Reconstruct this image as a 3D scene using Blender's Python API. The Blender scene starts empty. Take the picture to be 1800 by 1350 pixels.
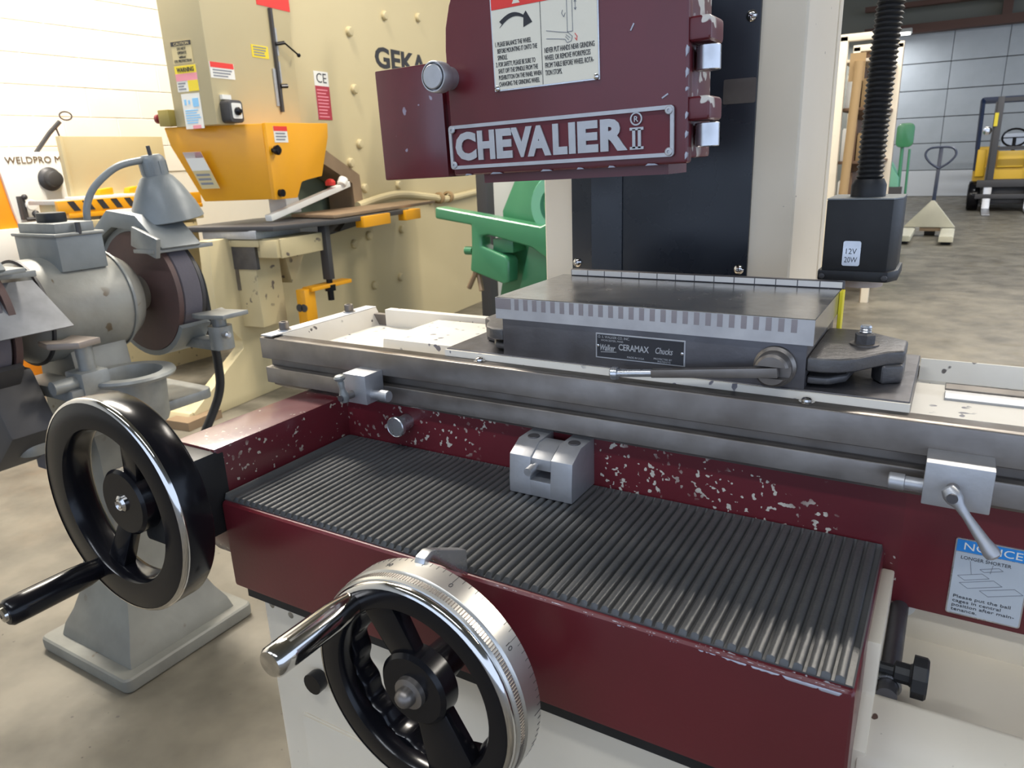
import bpy, bmesh, math, random
from mathutils import Vector, Matrix
random.seed(7)
PI = math.pi
S = bpy.context.scene
COL = S.collection

# ------------------------------------------------------------------ camera
cam_d = bpy.data.cameras.new('camera'); cam = bpy.data.objects.new('camera', cam_d); COL.objects.link(cam)
cam_d.sensor_fit = 'HORIZONTAL'; cam_d.sensor_width = 36.0; cam_d.lens = 36.0 * 1281.0 / 1800.0
cam_d.dof.use_dof = True; cam_d.dof.focus_distance = 0.72; cam_d.dof.aperture_fstop = 18.0
cam_d.clip_start = 0.02; cam_d.clip_end = 200
def look(yaw, pitch, roll):
    y, p, r = (math.radians(a) for a in (yaw, pitch, roll))
    f = Vector((math.sin(y)*math.cos(p), math.cos(y)*math.cos(p), -math.sin(p)))
    rt = Vector((math.cos(y), -math.sin(y), 0)); up = rt.cross(f)
    R = rt*math.cos(r) + up*math.sin(r); U = up*math.cos(r) - rt*math.sin(r)
    return Matrix((R, U, -f)).transposed()
cam.matrix_world = Matrix.Translation((0.7361, -0.6003, 0.2032)) @ look(-31.425, 17.252, -2.300).to_4x4()
S.camera = cam

# ------------------------------------------------------------------ world, exposure
S.view_settings.view_transform = 'Standard'; S.view_settings.look = 'None'
S.view_settings.gamma = 1.0; S.view_settings.use_curve_mapping = False
S.view_settings.exposure = 0.0
W = bpy.data.worlds.new('world'); S.world = W; W.use_nodes = True
bg = W.node_tree.nodes['Background']; bg.inputs[0].default_value = (0.62, 0.755, 1.0, 1); bg.inputs[1].default_value = 1.8

FZ = -1.047      # floor level; z = 0 is the top of the grinder table

# ------------------------------------------------------------------ helpers
ORG = {}
class MB:
    """collects shapes in one vertex and face list"""
    def __init__(s, tf=None): s.v = []; s.f = []; s.tf = tf
    def add(s, vs, fs):
        o = len(s.v)
        for p in vs:
            p = Vector(p)
            s.v.append(s.tf @ p if s.tf else p)
        s.f += [[o+i for i in f] for f in fs]; return s
    def box(s, x0, x1, y0, y1, z0, z1):
        if x0 > x1: x0, x1 = x1, x0
        if y0 > y1: y0, y1 = y1, y0
        if z0 > z1: z0, z1 = z1, z0
        return s.add([(x0,y0,z0),(x1,y0,z0),(x1,y1,z0),(x0,y1,z0),(x0,y0,z1),(x1,y0,z1),(x1,y1,z1),(x0,y1,z1)],
              [[0,3,2,1],[4,5,6,7],[0,1,5,4],[1,2,6,5],[2,3,7,6],[3,0,4,7]])
    def bar(s, p, q, w, h, up=(0,0,1), w2=None, h2=None):
        p, q = Vector(p), Vector(q); d = (q-p).normalized(); up = Vector(up)
        a = d.cross(up).normalized(); b = a.cross(d).normalized()
        w2 = w if w2 is None else w2; h2 = h if h2 is None else h2
        vs = [p+a*i*w/2+b*j*h/2 for i, j in ((-1,-1),(1,-1),(1,1),(-1,1))] + [q+a*i*w2/2+b*j*h2/2 for i, j in ((-1,-1),(1,-1),(1,1),(-1,1))]
        return s.add(vs, [[3,2,1,0],[4,5,6,7],[0,1,5,4],[1,2,6,5],[2,3,7,6],[3,0,4,7]])
    def prism(s, pts, ax, a0, a1):
        """closed polygon, extruded along axis ax; pts are the two other coordinates in xyz order"""
        n = len(pts)
        def P(p, a):
            if ax == 'x': return (a, p[0], p[1])
            if ax == 'y': return (p[0], a, p[1])
            return (p[0], p[1], a)
        vs = [P(p, a0) for p in pts] + [P(p, a1) for p in pts]
        fs = [list(range(n)), list(range(2*n-1, n-1, -1))] + [[i, n+i, n+(i+1) % n, (i+1) % n] for i in range(n)]
        return s.add(vs, fs)
    def cyl(s, p, q, r, r2=None, n=24):
        p, q = Vector(p), Vector(q); d = (q-p).normalized(); r2 = r if r2 is None else r2
        a = d.orthogonal().normalized(); b = d.cross(a)
        vs = [p+(a*math.cos(2*PI*i/n)+b*math.sin(2*PI*i/n))*r for i in range(n)] + [q+(a*math.cos(2*PI*i/n)+b*math.sin(2*PI*i/n))*r2 for i in range(n)]
        return s.add(vs, [list(range(n-1,-1,-1)), list(range(n,2*n))] + [[i,(i+1) % n,n+(i+1) % n,n+i] for i in range(n)])
    def lathe(s, prof, o, ax, n=32, closed=False, arc=None, ref=None):
        """prof = (radius, height) pairs along axis ax from o; closed joins last to first (a ring)"""
        o = Vector(o); d = Vector(ax).normalized(); a = (Vector(ref) if ref else d.orthogonal()).normalized(); b = d.cross(a)
        m = len(prof); vs = []; fs = []; full = arc is None
        k = n if full else n+1
        for i in range(k):
            t = 2*PI*i/n if full else arc[0]+(arc[1]-arc[0])*i/n
            e = a*math.cos(t)+b*math.sin(t)
            vs += [o+e*r+d*h for r, h in prof]
        for i in range(n):
            i2 = (i+1) % k
            for j in range(m if closed else m-1):
                j2 = (j+1) % m
                fs.append([i*m+j, i2*m+j, i2*m+j2, i*m+j2])
        s.add(vs, fs); o0 = len(s.v)-len(vs)
        if not closed and full:
            if prof[0][0] > 1e-6: s.f.append([o0+i*m for i in range(n-1,-1,-1)])
            if prof[-1][0] > 1e-6: s.f.append([o0+i*m+m-1 for i in range(n)])
        if not full:
            s.f.append([o0+j for j in range(m)]); s.f.append([o0+n*m+j for j in range(m-1,-1,-1)])
        return s
    def sphere(s, c, r, n=16, sc=(1,1,1)):
        c = Vector(c); vs = []; fs = []; m = n//2
        for j in range(m+1):
            t = PI*j/m
            for i in range(n):
                u = 2*PI*i/n
                vs.append(c+Vector((math.sin(t)*math.cos(u)*r*sc[0], math.sin(t)*math.sin(u)*r*sc[1], math.cos(t)*r*sc[2])))
        for j in range(m):
            for i in range(n):
                fs.append([j*n+i, (j+1)*n+i, (j+1)*n+(i+1) % n, j*n+(i+1) % n])
        return s.add(vs, fs)
    def tube(s, pts, r, n=10, rr=None):
        pts = [Vector(p) for p in pts]; m = len(pts); vs = []; a = None
        for i, p in enumerate(pts):
            d = (pts[min(i+1,m-1)]-pts[max(i-1,0)]).normalized()
            a = d.orthogonal().normalized() if a is None else (a-d*a.dot(d)).normalized()
            b = d.cross(a); q = rr[i] if rr else r
            vs += [p+(a*math.cos(2*PI*k/n)+b*math.sin(2*PI*k/n))*q for k in range(n)]
        fs = [[i*n+k, i*n+(k+1) % n, (i+1)*n+(k+1) % n, (i+1)*n+k] for i in range(m-1) for k in range(n)]
        fs += [list(range(n-1,-1,-1)), [(m-1)*n+k for k in range(n)]]
        return s.add(vs, fs)
    def build(s, name, mat, parent=None, bevel=0, seg=2, smooth=35, org=None):
        xs = [v.x for v in s.v]; ys = [v.y for v in s.v]; zs = [v.z for v in s.v]
        c = Vector(org) if org else Vector(((min(xs)+max(xs))/2, (min(ys)+max(ys))/2, (min(zs)+max(zs))/2 if parent else min(zs)))
        me = bpy.data.meshes.new(name); me.from_pydata([v-c for v in s.v], [], s.f)
        bm = bmesh.new(); bm.from_mesh(me); bmesh.ops.remove_doubles(bm, verts=bm.verts, dist=1e-6)
        bmesh.ops.recalc_face_normals(bm, faces=bm.faces)
        if bevel:
            ed = [e for e in bm.edges if len(e.link_faces) == 2 and e.calc_face_angle(0) > math.radians(40)]
            bmesh.ops.bevel(bm, geom=ed, offset=bevel, offset_type='OFFSET', segments=seg, profile=0.6, affect='EDGES', clamp_overlap=True)
        bm.to_mesh(me); bm.free()
        if smooth:
            for p in me.polygons: p.use_smooth = True
            me.set_sharp_from_angle(angle=math.radians(smooth))
        me.materials.append(mat)
        o = bpy.data.objects.new(name, me); COL.objects.link(o)
        if parent:
            o.parent = parent; o.location = c-ORG[parent.name]
        else: o.location = c
        ORG[o.name] = c
        return o
def tag(o, label, cat=None, group=None, kind=None):
    if label: o['label'] = label
    if cat: o['category'] = cat
    if group: o['group'] = group
    if kind: o['kind'] = kind
    return o
def thing(name, label, cat, loc, rz=None, group=None):
    """an Empty at the base of a thing; with rz its parts are drawn in its own turned frame, else in world coordinates"""
    o = bpy.data.objects.new(name, None); COL.objects.link(o); o.empty_display_size = 0.1
    o.location = loc
    if rz is not None: o.rotation_euler = (0, 0, rz); ORG[o.name] = Vector((0,0,0))
    else: ORG[o.name] = Vector(loc)
    return tag(o, label, cat, group)
def dup(o, parent=None):
    c = o.copy(); COL.objects.link(c); c.parent = parent
    for ch in list(o.children): dup(ch, c)
    return c
def text(body, o, u, v, w=None, h=None, mat=None, parent=None, name='lettering', depth=0.0004, bold=0.0, align='L', lines=1.0, shear=0):
    """lettering fitted to width w and/or height h on the plane o,u,v (o = lower left corner, sticks out along u x v)"""
    cu = bpy.data.curves.new('txt', 'FONT'); cu.body = body; cu.size = 1.0; cu.resolution_u = 3; cu.offset = bold; cu.space_line = lines; cu.shear = shear
    cu.align_x = {'L': 'LEFT', 'C': 'CENTER'}[align]
    ob = bpy.data.objects.new('txt', cu); me = bpy.data.meshes.new_from_object(ob)
    vs = [x.co.copy() for x in me.vertices]; fs = [list(p.vertices) for p in me.polygons]
    bpy.data.objects.remove(ob); bpy.data.curves.remove(cu); bpy.data.meshes.remove(me)
    x0 = min(p.x for p in vs); x1 = max(p.x for p in vs); y0 = min(p.y for p in vs); y1 = max(p.y for p in vs)
    sx = w/(x1-x0) if w else None; sy = h/(y1-y0) if h else None
    sx = sx or sy; sy = sy or sx
    o, u, v = Vector(o), Vector(u).normalized(), Vector(v).normalized(); n = u.cross(v)
    mb = MB(); k = len(vs)
    tops = [o+u*(p.x-x0)*sx+v*(p.y-y0)*sy+n*depth for p in vs]
    edges = {}
    for f in fs:
        for i in range(len(f)):
            a, b = f[i], f[(i+1) % len(f)]
            key = (min(a,b), max(a,b)); edges.setdefault(key, []).append((a, b))
    rim = [e[0] for e in edges.values() if len(e) == 1]
    base = [p-n*depth*1.5 for p in tops]
    mb.add(tops+base, fs+[[a, b, k+b, k+a][::-1] for a, b in rim])
    return mb.build(name, mat, parent, smooth=0)
def rbox(p0, p1, r, n=4):
    """rounded rectangle outline"""
    (x0, y0), (x1, y1) = p0, p1; out = []
    for cx, cy, a in ((x1-r,y1-r,0),(x0+r,y1-r,90),(x0+r,y0+r,180),(x1-r,y0+r,270)):
        for i in range(n+1):
            t = math.radians(a+90*i/n); out.append((cx+r*math.cos(t), cy+r*math.sin(t)))
    return out

def cut(o, mb):
    """cuts a real recess into a built part"""
    c = mb.build('cutter', o.data.materials[0], o.parent, smooth=0)
    m = o.modifiers.new('cut', 'BOOLEAN'); m.operation = 'DIFFERENCE'; m.object = c; m.solver = 'EXACT'
    bpy.context.view_layer.update()
    me = bpy.data.meshes.new_from_object(o.evaluated_get(bpy.context.evaluated_depsgraph_get()))
    o.modifiers.clear(); o.data = me; me.set_sharp_from_angle(angle=math.radians(35))
    bpy.data.objects.remove(c)

# ------------------------------------------------------------------ materials
def M(name, col, rough=0.5, metal=0.0, var=None, bump=None, coat=0.0, chips=None, emit=None, rvar=0.0, spec=None):
    """var=(colour, scale, amount) mottling; bump=(scale, strength); chips=(colour, scale, density 0..1, cluster scale) flaked paint"""
    m = bpy.data.materials.new(name); m.use_nodes = True; nt = m.node_tree; N = nt.nodes; L = nt.links
    b = N['Principled BSDF']; b.inputs['Roughness'].default_value = rough; b.inputs['Metallic'].default_value = metal
    b.inputs['Base Color'].default_value = (*col, 1); b.inputs['Coat Weight'].default_value = coat; b.inputs['Coat Roughness'].default_value = 0.15
    if spec is not None: b.inputs['Specular IOR Level'].default_value = spec
    tc = N.new('ShaderNodeTexCoord'); src = None
    def noise(sc, det=4, ro=0.55):
        n = N.new('ShaderNodeTexNoise'); n.inputs['Scale'].default_value = sc; n.inputs['Detail'].default_value = det; n.inputs['Roughness'].default_value = ro
        L.new(tc.outputs['Object'], n.inputs['Vector']); return n.outputs['Fac']
    def ramp(x, a, c):
        r = N.new('ShaderNodeMapRange'); r.inputs[1].default_value = a; r.inputs[2].default_value = c; L.new(x, r.inputs[0]); return r.outputs[0]
    def mul(x, y):
        q = N.new('ShaderNodeMath'); q.operation = 'MULTIPLY'; L.new(x, q.inputs[0])
        if isinstance(y, float): q.inputs[1].default_value = y
        else: L.new(y, q.inputs[1])
        return q.outputs[0]
    def mix(f, c1, c2):
        x = N.new('ShaderNodeMix'); x.data_type = 'RGBA'; L.new(f, x.inputs[0])
        for c, i in ((c1, 6), (c2, 7)):
            if isinstance(c, tuple): x.inputs[i].default_value = (*c, 1)
            else: L.new(c, x.inputs[i])
        return x.outputs[2]
    cur = col
    if var:
        c2, sc, am = var
        cur = mix(mul(ramp(noise(sc), 0.35, 0.68), float(am)), cur, c2)
    if rvar:
        r = N.new('ShaderNodeMapRange'); r.inputs[1].default_value = 0.3; r.inputs[2].default_value = 0.7
        r.inputs[3].default_value = max(0.02, rough-rvar); r.inputs[4].default_value = min(1, rough+rvar)
        L.new(noise((var[1] if var else 10)*1.7, 5), r.inputs[0]); L.new(r.outputs[0], b.inputs['Roughness'])
    if chips:
        cc, sc, dn, cl = chips
        t = 0.80-0.30*dn
        f = mul(ramp(noise(sc, 1.5, 0.4), t-0.012, t+0.012), ramp(noise(cl, 2), 0.46, 0.56))
        cur = mix(f, cur, cc)
    if not isinstance(cur, tuple): L.new(cur, b.inputs['Base Color'])
    if bump:
        bp = N.new('ShaderNodeBump'); bp.inputs['Strength'].default_value = bump[1]; bp.inputs['Distance'].default_value = 0.002
        L.new(noise(bump[0], 6), bp.inputs['Height']); L.new(bp.outputs[0], b.inputs['Normal'])
    if emit:
        b.inputs['Emission Color'].default_value = (*emit[0], 1); b.inputs['Emission Strength'].default_value = emit[1]
    return m
mt = {}
mt['floor'] = M('concrete', (.175,.155,.118), .5, 0, ((.072,.064,.048), 4.2, .85), (14, .15), rvar=.15, chips=((.060,.053,.042), 60, .12, 3))
mt['wall'] = M('white_wall_paint', (.80,.77,.68), .75, 0, ((.70,.66,.57), 1.2, .5))
mt['ceil'] = M('ceiling_sheet', (.15,.145,.115), .8, 0, ((.10,.10,.08), 1.0, .6))
mt['beam'] = M('rust_red_beam', (.10,.045,.03), .6)
mt['endwall'] = M('end_wall', (.20,.20,.17), .8)
mt['gate'] = M('galvanised_door_panel', (.40,.43,.455), .5, .1, ((.33,.36,.38), 3, .5))
mt['gate2'] = M('pale_door_panel', (.62,.64,.66), .5, .1)
mt['red'] = M('maroon_paint', (.125,.012,.019), .33, 0, ((.085,.009,.013), 5, .7), (220, .05), coat=.25)
mt['redwall'] = M('maroon_paint_flaked', (.125,.012,.019), .36, 0, ((.085,.009,.013), 6, .6), (160, .06), coat=.2, chips=((.52,.49,.42), 190, .51, 17))
mt['redarm'] = M('maroon_paint_specked', (.125,.012,.019), .36, 0, ((.085,.009,.013), 6, .6), (160, .06), coat=.8, chips=((.46,.42,.34), 170, .44, 20))
mt['redhead'] = M('maroon_head_paint', (.125,.012,.019), .36, 0, ((.085,.009,.013), 8, .6), (90, .05), coat=.2)
mt['reddoorside'] = M('maroon_paint_worn', (.125,.012,.019), .38, 0, ((.085,.009,.013), 12, .6), coat=.15, chips=((.58,.55,.50), 75, .75, 18))
mt['box'] = M('maroon_gloss_paint', (.125,.012,.019), .26, 0, ((.085,.009,.013), 18, .7), coat=.6, chips=((.30,.25,.32), 90, .25, 20))
mt['cream'] = M('cream_paint', (.74,.66,.53), .42, 0, ((.67,.59,.46), 4, .6), chips=((.16,.12,.09), 120, .05, 9))
mt['creambase'] = M('cream_paint_base', (.74,.66,.53), .40, 0, ((.67,.59,.46), 5, .6), chips=((.12,.07,.05), 85, .10, 8))
mt['tray'] = M('cream_tray_paint', (.74,.66,.53), .45, 0, ((.67,.59,.46), 7, .7), chips=((.16,.11,.09), 60, .05, 9))
mt['lip'] = M('cream_paint_lip', (.74,.66,.53), .42, 0, ((.67,.59,.46), 6, .6), chips=((.12,.07,.05), 110, .22, 12))
mt['steel'] = M('ground_steel', (.26,.238,.22), .40, .8, ((.16,.14,.125), 16, .85), (90, .08), rvar=.12)
mt['steeldk'] = M('dark_cast_steel', (.135,.13,.138), .42, .7, ((.09,.085,.09), 20, .7), (110, .15), rvar=.1)
mt['castiron'] = M('cast_iron', (.13,.125,.125), .45, .6, ((.08,.075,.075), 18, .7), (140, .35))
mt['polish'] = M('polished_steel_plate', (.46,.445,.43), .22, .9, ((.38,.365,.355), 26, .7), rvar=.06)
mt['plateside'] = M('ground_plate_side', (.62,.61,.61), .40, .75, ((.46,.45,.46), 24, .8), rvar=.1)
mt['pole'] = M('pole_inlay', (.36,.32,.32), .42, .75, ((.28,.25,.26), 40, .6))
mt['bright'] = M('bright_zinc', (.62,.63,.65), .30, .9, ((.48,.49,.51), 40, .6), rvar=.08)
mt['alum'] = M('satin_aluminium', (.50,.505,.525), .48, .8, ((.42,.425,.44), 60, .6), (200, .1))
mt['dial'] = M('dial_ring', (.60,.585,.55), .30, .9, ((.50,.49,.46), 30, .5))
mt['chrome'] = M('chrome', (.62,.60,.58), .10, 1.0)
mt['black'] = M('black_enamel', (.006,.006,.008), .20, 0, spec=.28)
mt['blackmatt'] = M('black_plastic', (.016,.016,.017), .45, 0, ((.026,.026,.026), 30, .6), (120, .1), spec=.3)
mt['panel'] = M('dark_blue_black_panel', (.012,.016,.024), .30, 0, ((.02,.024,.032), 6, .7), rvar=.08)
mt['rubber'] = M('black_rubber', (.075,.076,.077), .36, 0, ((.052,.053,.054), 22, .7), (160, .2), spec=.55)
mt['trough'] = M('white_trough_paint', (.78,.73,.64), .5, 0, ((.70,.64,.54), 12, .6), chips=((.16,.15,.17), 95, .40, 22))
mt['troughwall'] = M('white_trough_wall_paint', (.78,.73,.64), .5, 0, ((.70,.64,.54), 12, .6), chips=((.12,.10,.09), 80, .28, 22))
mt['white'] = M('white_label', (.78,.77,.72), .45)
mt['ivory'] = M('ivory_label', (.76,.72,.60), .45)
mt['ink'] = M('dark_ink', (.025,.025,.03), .6)
mt['inkgrey'] = M('grey_ink', (.22,.23,.26), .6)
mt['redink'] = M('red_print', (.75,.04,.03), .5)
mt['pink'] = M('pink_print', (.80,.30,.36), .5)
mt['blue'] = M('blue_print', (.02,.23,.62), .45)
mt['ltblue'] = M('pale_blue_print', (.25,.55,.85), .5)
mt['yellow'] = M('yellow_print', (.80,.62,.03), .5)
mt['tan'] = M('tan_print', (.60,.50,.27), .5)
mt['orange'] = M('orange_yellow_paint', (.80,.36,.006), .36, 0, ((.72,.31,.006), 3, .5), coat=.2)
mt['orange2'] = M('orange_paint', (.85,.27,.01), .4)
mt['gcream'] = M('ironworker_cream', (.54,.455,.265), .5, 0, ((.49,.41,.235), 1.4, .6))
mt['gcream2'] = M('ironworker_worn_cream', (.54,.455,.265), .5, 0, ((.49,.41,.235), 5, .7), chips=((.14,.11,.09), 26, .45, 5))
mt['brown'] = M('bare_brown_steel', (.30,.21,.13), .5, .3, ((.22,.15,.09), 6, .7))
mt['green'] = M('green_enamel', (.045,.21,.095), .30, 0, ((.035,.17,.08), 5, .6), coat=.3)
mt['ltgreen'] = M('pale_green_enamel', (.14,.36,.24), .4)
mt['greygrn'] = M('grey_green_panel', (.16,.20,.14), .6)
mt['grey'] = M('machine_grey', (.21,.23,.235), .42, .1, ((.15,.165,.17), 9, .7), (60, .2), rvar=.1)
mt['greywarm'] = M('machine_grey_green', (.19,.19,.165), .5, 0, ((.12,.115,.10), 6, .8), (50, .2), chips=((.10,.075,.05), 22, .30, 4))
mt['greycast'] = M('grey_casting', (.27,.28,.27), .42, .3, ((.17,.175,.17), 14, .8), (70, .25))
mt['motor'] = M('stained_motor_grey', (.30,.30,.27), .45, .1, ((.19,.18,.155), 7, .8), (60, .2), chips=((.12,.085,.05), 30, .34, 7))
mt['guard'] = M('brown_wheel_guard', (.10,.055,.05), .6, .1, ((.07,.045,.042), 10, .7), (50, .2))
mt['abrasive'] = M('grey_abrasive_wheel', (.115,.105,.125), .9, 0, ((.085,.08,.095), 9, .6), (120, .3))
mt['shield'] = M('scratched_eye_shield', (.13,.135,.145), .42, .2, ((.33,.34,.36), 8, .7))
mt['wood'] = M('brown_boards', (.16,.09,.05), .7, 0, ((.10,.06,.035), 8, .7))
mt['card'] = M('cardboard', (.30,.20,.095), .8)
mt['jackcream'] = M('pallet_jack_cream', (.55,.52,.40), .5, 0, ((.46,.43,.33), 6, .6))
mt['navy'] = M('navy_paint', (.01,.02,.055), .4)
mt['fork'] = M('forklift_yellow', (.75,.45,.02), .45)
mt['dkgrey'] = M('dark_grey_steel', (.06,.058,.06), .5, .3)
mt['seatmat'] = M('grey_vinyl', (.45,.50,.58), .35)
mt['tube'] = M('lamp_tube', (1,1,1), .5, emit=((.95,.97,1.0), 9.0))
mt['lens'] = M('lamp_lens', (.45,.36,.30), .3)

# ------------------------------------------------------------------ the room
def struct(mb, name, mat, parent=None, **k):
    o = mb.build(name, mat, parent, **k)
    if not parent: o['kind'] = 'structure'
    return o
XW, YE, ZC = -4.8, 19.6, 4.3
fl = struct(MB().box(-5.0, 10, -9, 20.2, FZ-.1, FZ), 'floor', mt['floor'], smooth=0)
wl = struct(MB().box(XW-.2, XW, -9, 20.2, FZ, ZC), 'wall_left', mt['wall'], smooth=0)
# block courses of the painted wall that the photograph shows faintly: raised blocks with recessed joints
blk = MB().box(-.006, .006, -.1975, .1975, -.0975, .0975).build('block', mt['wall'], wl, bevel=.003, seg=1)
first = True
for r in range(8):
    z = .30+.2*r
    for k in range(11):
        y = 1.7+.4*k+(.2 if r % 2 else 0)
        o = blk if first else blk.copy()
        if not first: COL.objects.link(o)
        first = False
        o.location = Vector((XW+.001, y, z))-ORG[wl.name]
struct(MB().box(-5, -1.3, YE, YE+.2, FZ, ZC).box(6.2, 9, YE, YE+.2, FZ, ZC).box(-1.3, 6.2, YE, YE+.2, 2.55, ZC), 'wall_back', mt['endwall'], smooth=0)
struct(MB().box(-5, 10, -9, 20.2, ZC, ZC+.1), 'ceiling', mt['ceil'], smooth=0)
# ceiling steel at the far end
struct(MB().box(-1.6, 9, YE-.35, YE-.05, 2.50, 2.68).box(-1.6, 9, YE-.6, YE-.4, 3.0, 3.1).box(1.02, 1.2, YE-.3, YE-.1, 2.68, ZC), 'trim_1', mt['beam'], smooth=0)
# sectional overhead door
gd = bpy.data.objects.new('door_1', None); COL.objects.link(gd); gd.location = (2.4, YE, FZ); gd['kind'] = 'structure'; ORG[gd.name] = Vector(gd.location)
zs = [FZ, -.455, .145, .715, 1.30, 1.88, 2.55]
for i in range(6):
    for k, (xa, xb) in enumerate(((-1.28, .19), (.20, 1.23), (1.24, 3.2), (3.21, 6.18))):
        MB().box(xa, xb, YE-.02, YE+.05, zs[i]+.008, zs[i+1]-.008).build('panel', mt['gate2'] if i == 0 else mt['gate'], gd, bevel=.006, seg=1)
MB().box(-1.3, 6.2, YE+.045, YE+.06, FZ, 2.55).build('backing', mt['dkgrey'], gd)

# ------------------------------------------------------------------ ceiling lamps (the room's light)
def ceiling_lamp(site, x, y, z, ln, power, label, col=(.95,.97,1.0), rz=0, width=.35, tilt=None):
    end = '' if site == 'door' else '_%s_offscreen' % site      # lamps above the picture
    t = thing('ceiling_lamp'+end, label, 'lamp', (x, y, z), rz, 'strip lamps under the ceiling')
    MB().prism([(-width/2,.02),(width/2,.02),(width*.25,.10),(-width*.25,.10)], 'x', -ln/2, ln/2).build('housing', mt['white'], t)
    for s in (-1, 1):
        MB().cyl((-ln/2+.03, s*.07, .0), (ln/2-.03, s*.07, .0), .016, n=10).build('tube', mt['tube'], t)
    for s in (-1, 1):
        MB().cyl((s*ln*.4, 0, .1), (s*ln*.4, 0, ZC-z), .008, n=6).build('hanger', mt['dkgrey'], t)
    d = bpy.data.lights.new('strip_light'+end, 'AREA'); d.shape = 'RECTANGLE'; d.size = ln; d.size_y = width; d.energy = power; d.color = col
    l = bpy.data.objects.new('strip_light'+end, d); COL.objects.link(l); l.parent = t; l.location = (0, 0, -.03)
    return t
WARM = (1.0, .93, .82)
ceiling_lamp('ironworker', -2.9, 1.75, 3.85, 2.4, 480, 'white strip lamp hung high over the cream ironworker and its orange guard', WARM, width=.5)
ceiling_lamp('rack', 0.9, 4.6, 3.85, 2.4, 230, 'white strip lamp hung high before the cream rack', WARM)
ceiling_lamp('open_floor', 4.0, 4.4, 3.85, 2.4, 260, 'white strip lamp hung high over the open floor right of the rack', WARM)
ceiling_lamp('door', -1.79, 18.6, 2.42, 2.4, 90, 'lit strip lamp hung near the overhead door')
ceiling_lamp('pallet_jack', 2.0, 11.5, 3.6, 2.4, 230, 'white strip lamp hung over the parked pallet jack')
ceiling_lamp('pedestal', -1.6, -2.3, 3.85, 2.4, 60, 'white strip lamp hung over the aisle before the pedestal', (.86,.92,1.0))
ceiling_lamp('grinder', 1.6, -2.3, 3.85, 2.4, 60, 'white strip lamp hung over the aisle before the surface grinder', (.86,.92,1.0))

# ------------------------------------------------------------------ surface grinder
G = thing('surface_grinder', 'maroon and cream surface grinder with two black handwheels and a metal front nameplate', 'grinder', (.42, .15, FZ))
X, Y, Z = Vector((1,0,0)), Vector((0,1,0)), Vector((0,0,1))
# --- base casting
base = MB().prism([(.128,FZ),(.128,-.222),(.718,-.222),(.718,-.26),(1.15,-.26),(1.15,FZ)], 'y', -.15, .75).build('base', mt['creambase'], G, bevel=.004)
MB().prism(rbox((.167,-.46),(.50,-.385),.006), 'y', -.1515, -.149).prism(rbox((.169,-.458),(.498,-.387),.006), 'y', -.1535, -.149).build('access_cover', mt['creambase'], base)
for x, z in ((.1415,-.2545),(.170,-.2585)):
    cut(base, MB().cyl((x,-.16,z), (x,-.138,z), .0042, n=16))
    MB().lathe([(.0040,0),(.0044,0),(.0044,.0115),(.0040,.0115)], (x,-.1502,z), Y, 16, closed=True).build('bolt_hole', mt['creambase'], base)
MB().lathe([(0,.0),(.010,0),(.012,.004),(.012,.014),(0,.014)], (.2047,-.150,-.3251), -Y, 16).build('plug', mt['black'], base)
MB().box(.135, .712, -.172, -.0, -.232, -.216).build('gasket', mt['blackmatt'], G)
# right-hand drip pan with lip
MB().box(.719, 1.15, -.11, .05, -.215, -.20).build('drip_pan', mt['tray'], G)
MB().prism([(.020,-.205),(.020,-.150),(.045,-.150),(.045,-.205)], 'x', .719, 1.15).build('pan_back', mt['tray'], G)
MB().prism([(-.105,-.205),(-.105,-.172),(-.108,-.169),(-.112,-.169),(-.146,-.188),(-.150,-.196),(-.150,-.30),(-.135,-.30),(-.135,-.205)], 'x', .721, 1.15).build('pan_lip', mt['lip'], G, bevel=.003)
wp = MB().prism([(-.148,-.215),(-.148,-.188),(-.112,-.168),(-.105,-.130),(0.0,-.130),(.02,-.14),(.02,-.215)], 'x', .7165, .7265).build('way_cover', mt['cream'], G, bevel=.002)
MB().cyl((.7335,.03,-.169), (.7335,-.108,-.169), .0068, n=20).build('feed_rod', mt['steeldk'], G)
MB().lathe([(.0072,0),(.0088,0),(.0088,.006),(.0072,.006)], (.7335,-.096,-.169), Y, 20, closed=True).build('rod_ring', mt['bright'], G)
MB().lathe([(.007,0),(.012,0),(.012,.002),(.007,.002)], (.7335,.0185,-.169), Y, 20, closed=True).build('rod_collar', mt['white'], G)
kn = MB().lathe([(0,0),(.0042,0),(.0042,.017),(.0075,.018),(.0075,.027),(.0085,.0285),(.0150,.029),(.0150,.037),(.0135,.0385),(0,.0385)], (.7185,-.092,-.1575), X, 10).build('clamp_knob', mt['blackmatt'], G, smooth=20)

# --- saddle
sad = MB().prism([(.127,-.217),(.127,-.1185),(.7175,-.1185),(.7185,-.217)], 'y', -.181, .02).build('saddle', mt['red'], G, bevel=.005, seg=3)
MB().box(.114, .728, .012, .06, -.1665, -.060).build('saddle_wall', mt['redwall'], G, bevel=.0)
MB().box(.728, 1.02, .012, .06, -.1665, -.060).build('saddle_wing', mt['red'], G, bevel=.0)
arm = MB().prism([(-.178,-.0635),(-.178,-.160),(-.150,-.205),(.05,-.205),(.05,-.0635)], 'x', .0637, .1262).build('saddle_arm', mt['redarm'], G, bevel=.004)
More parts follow.
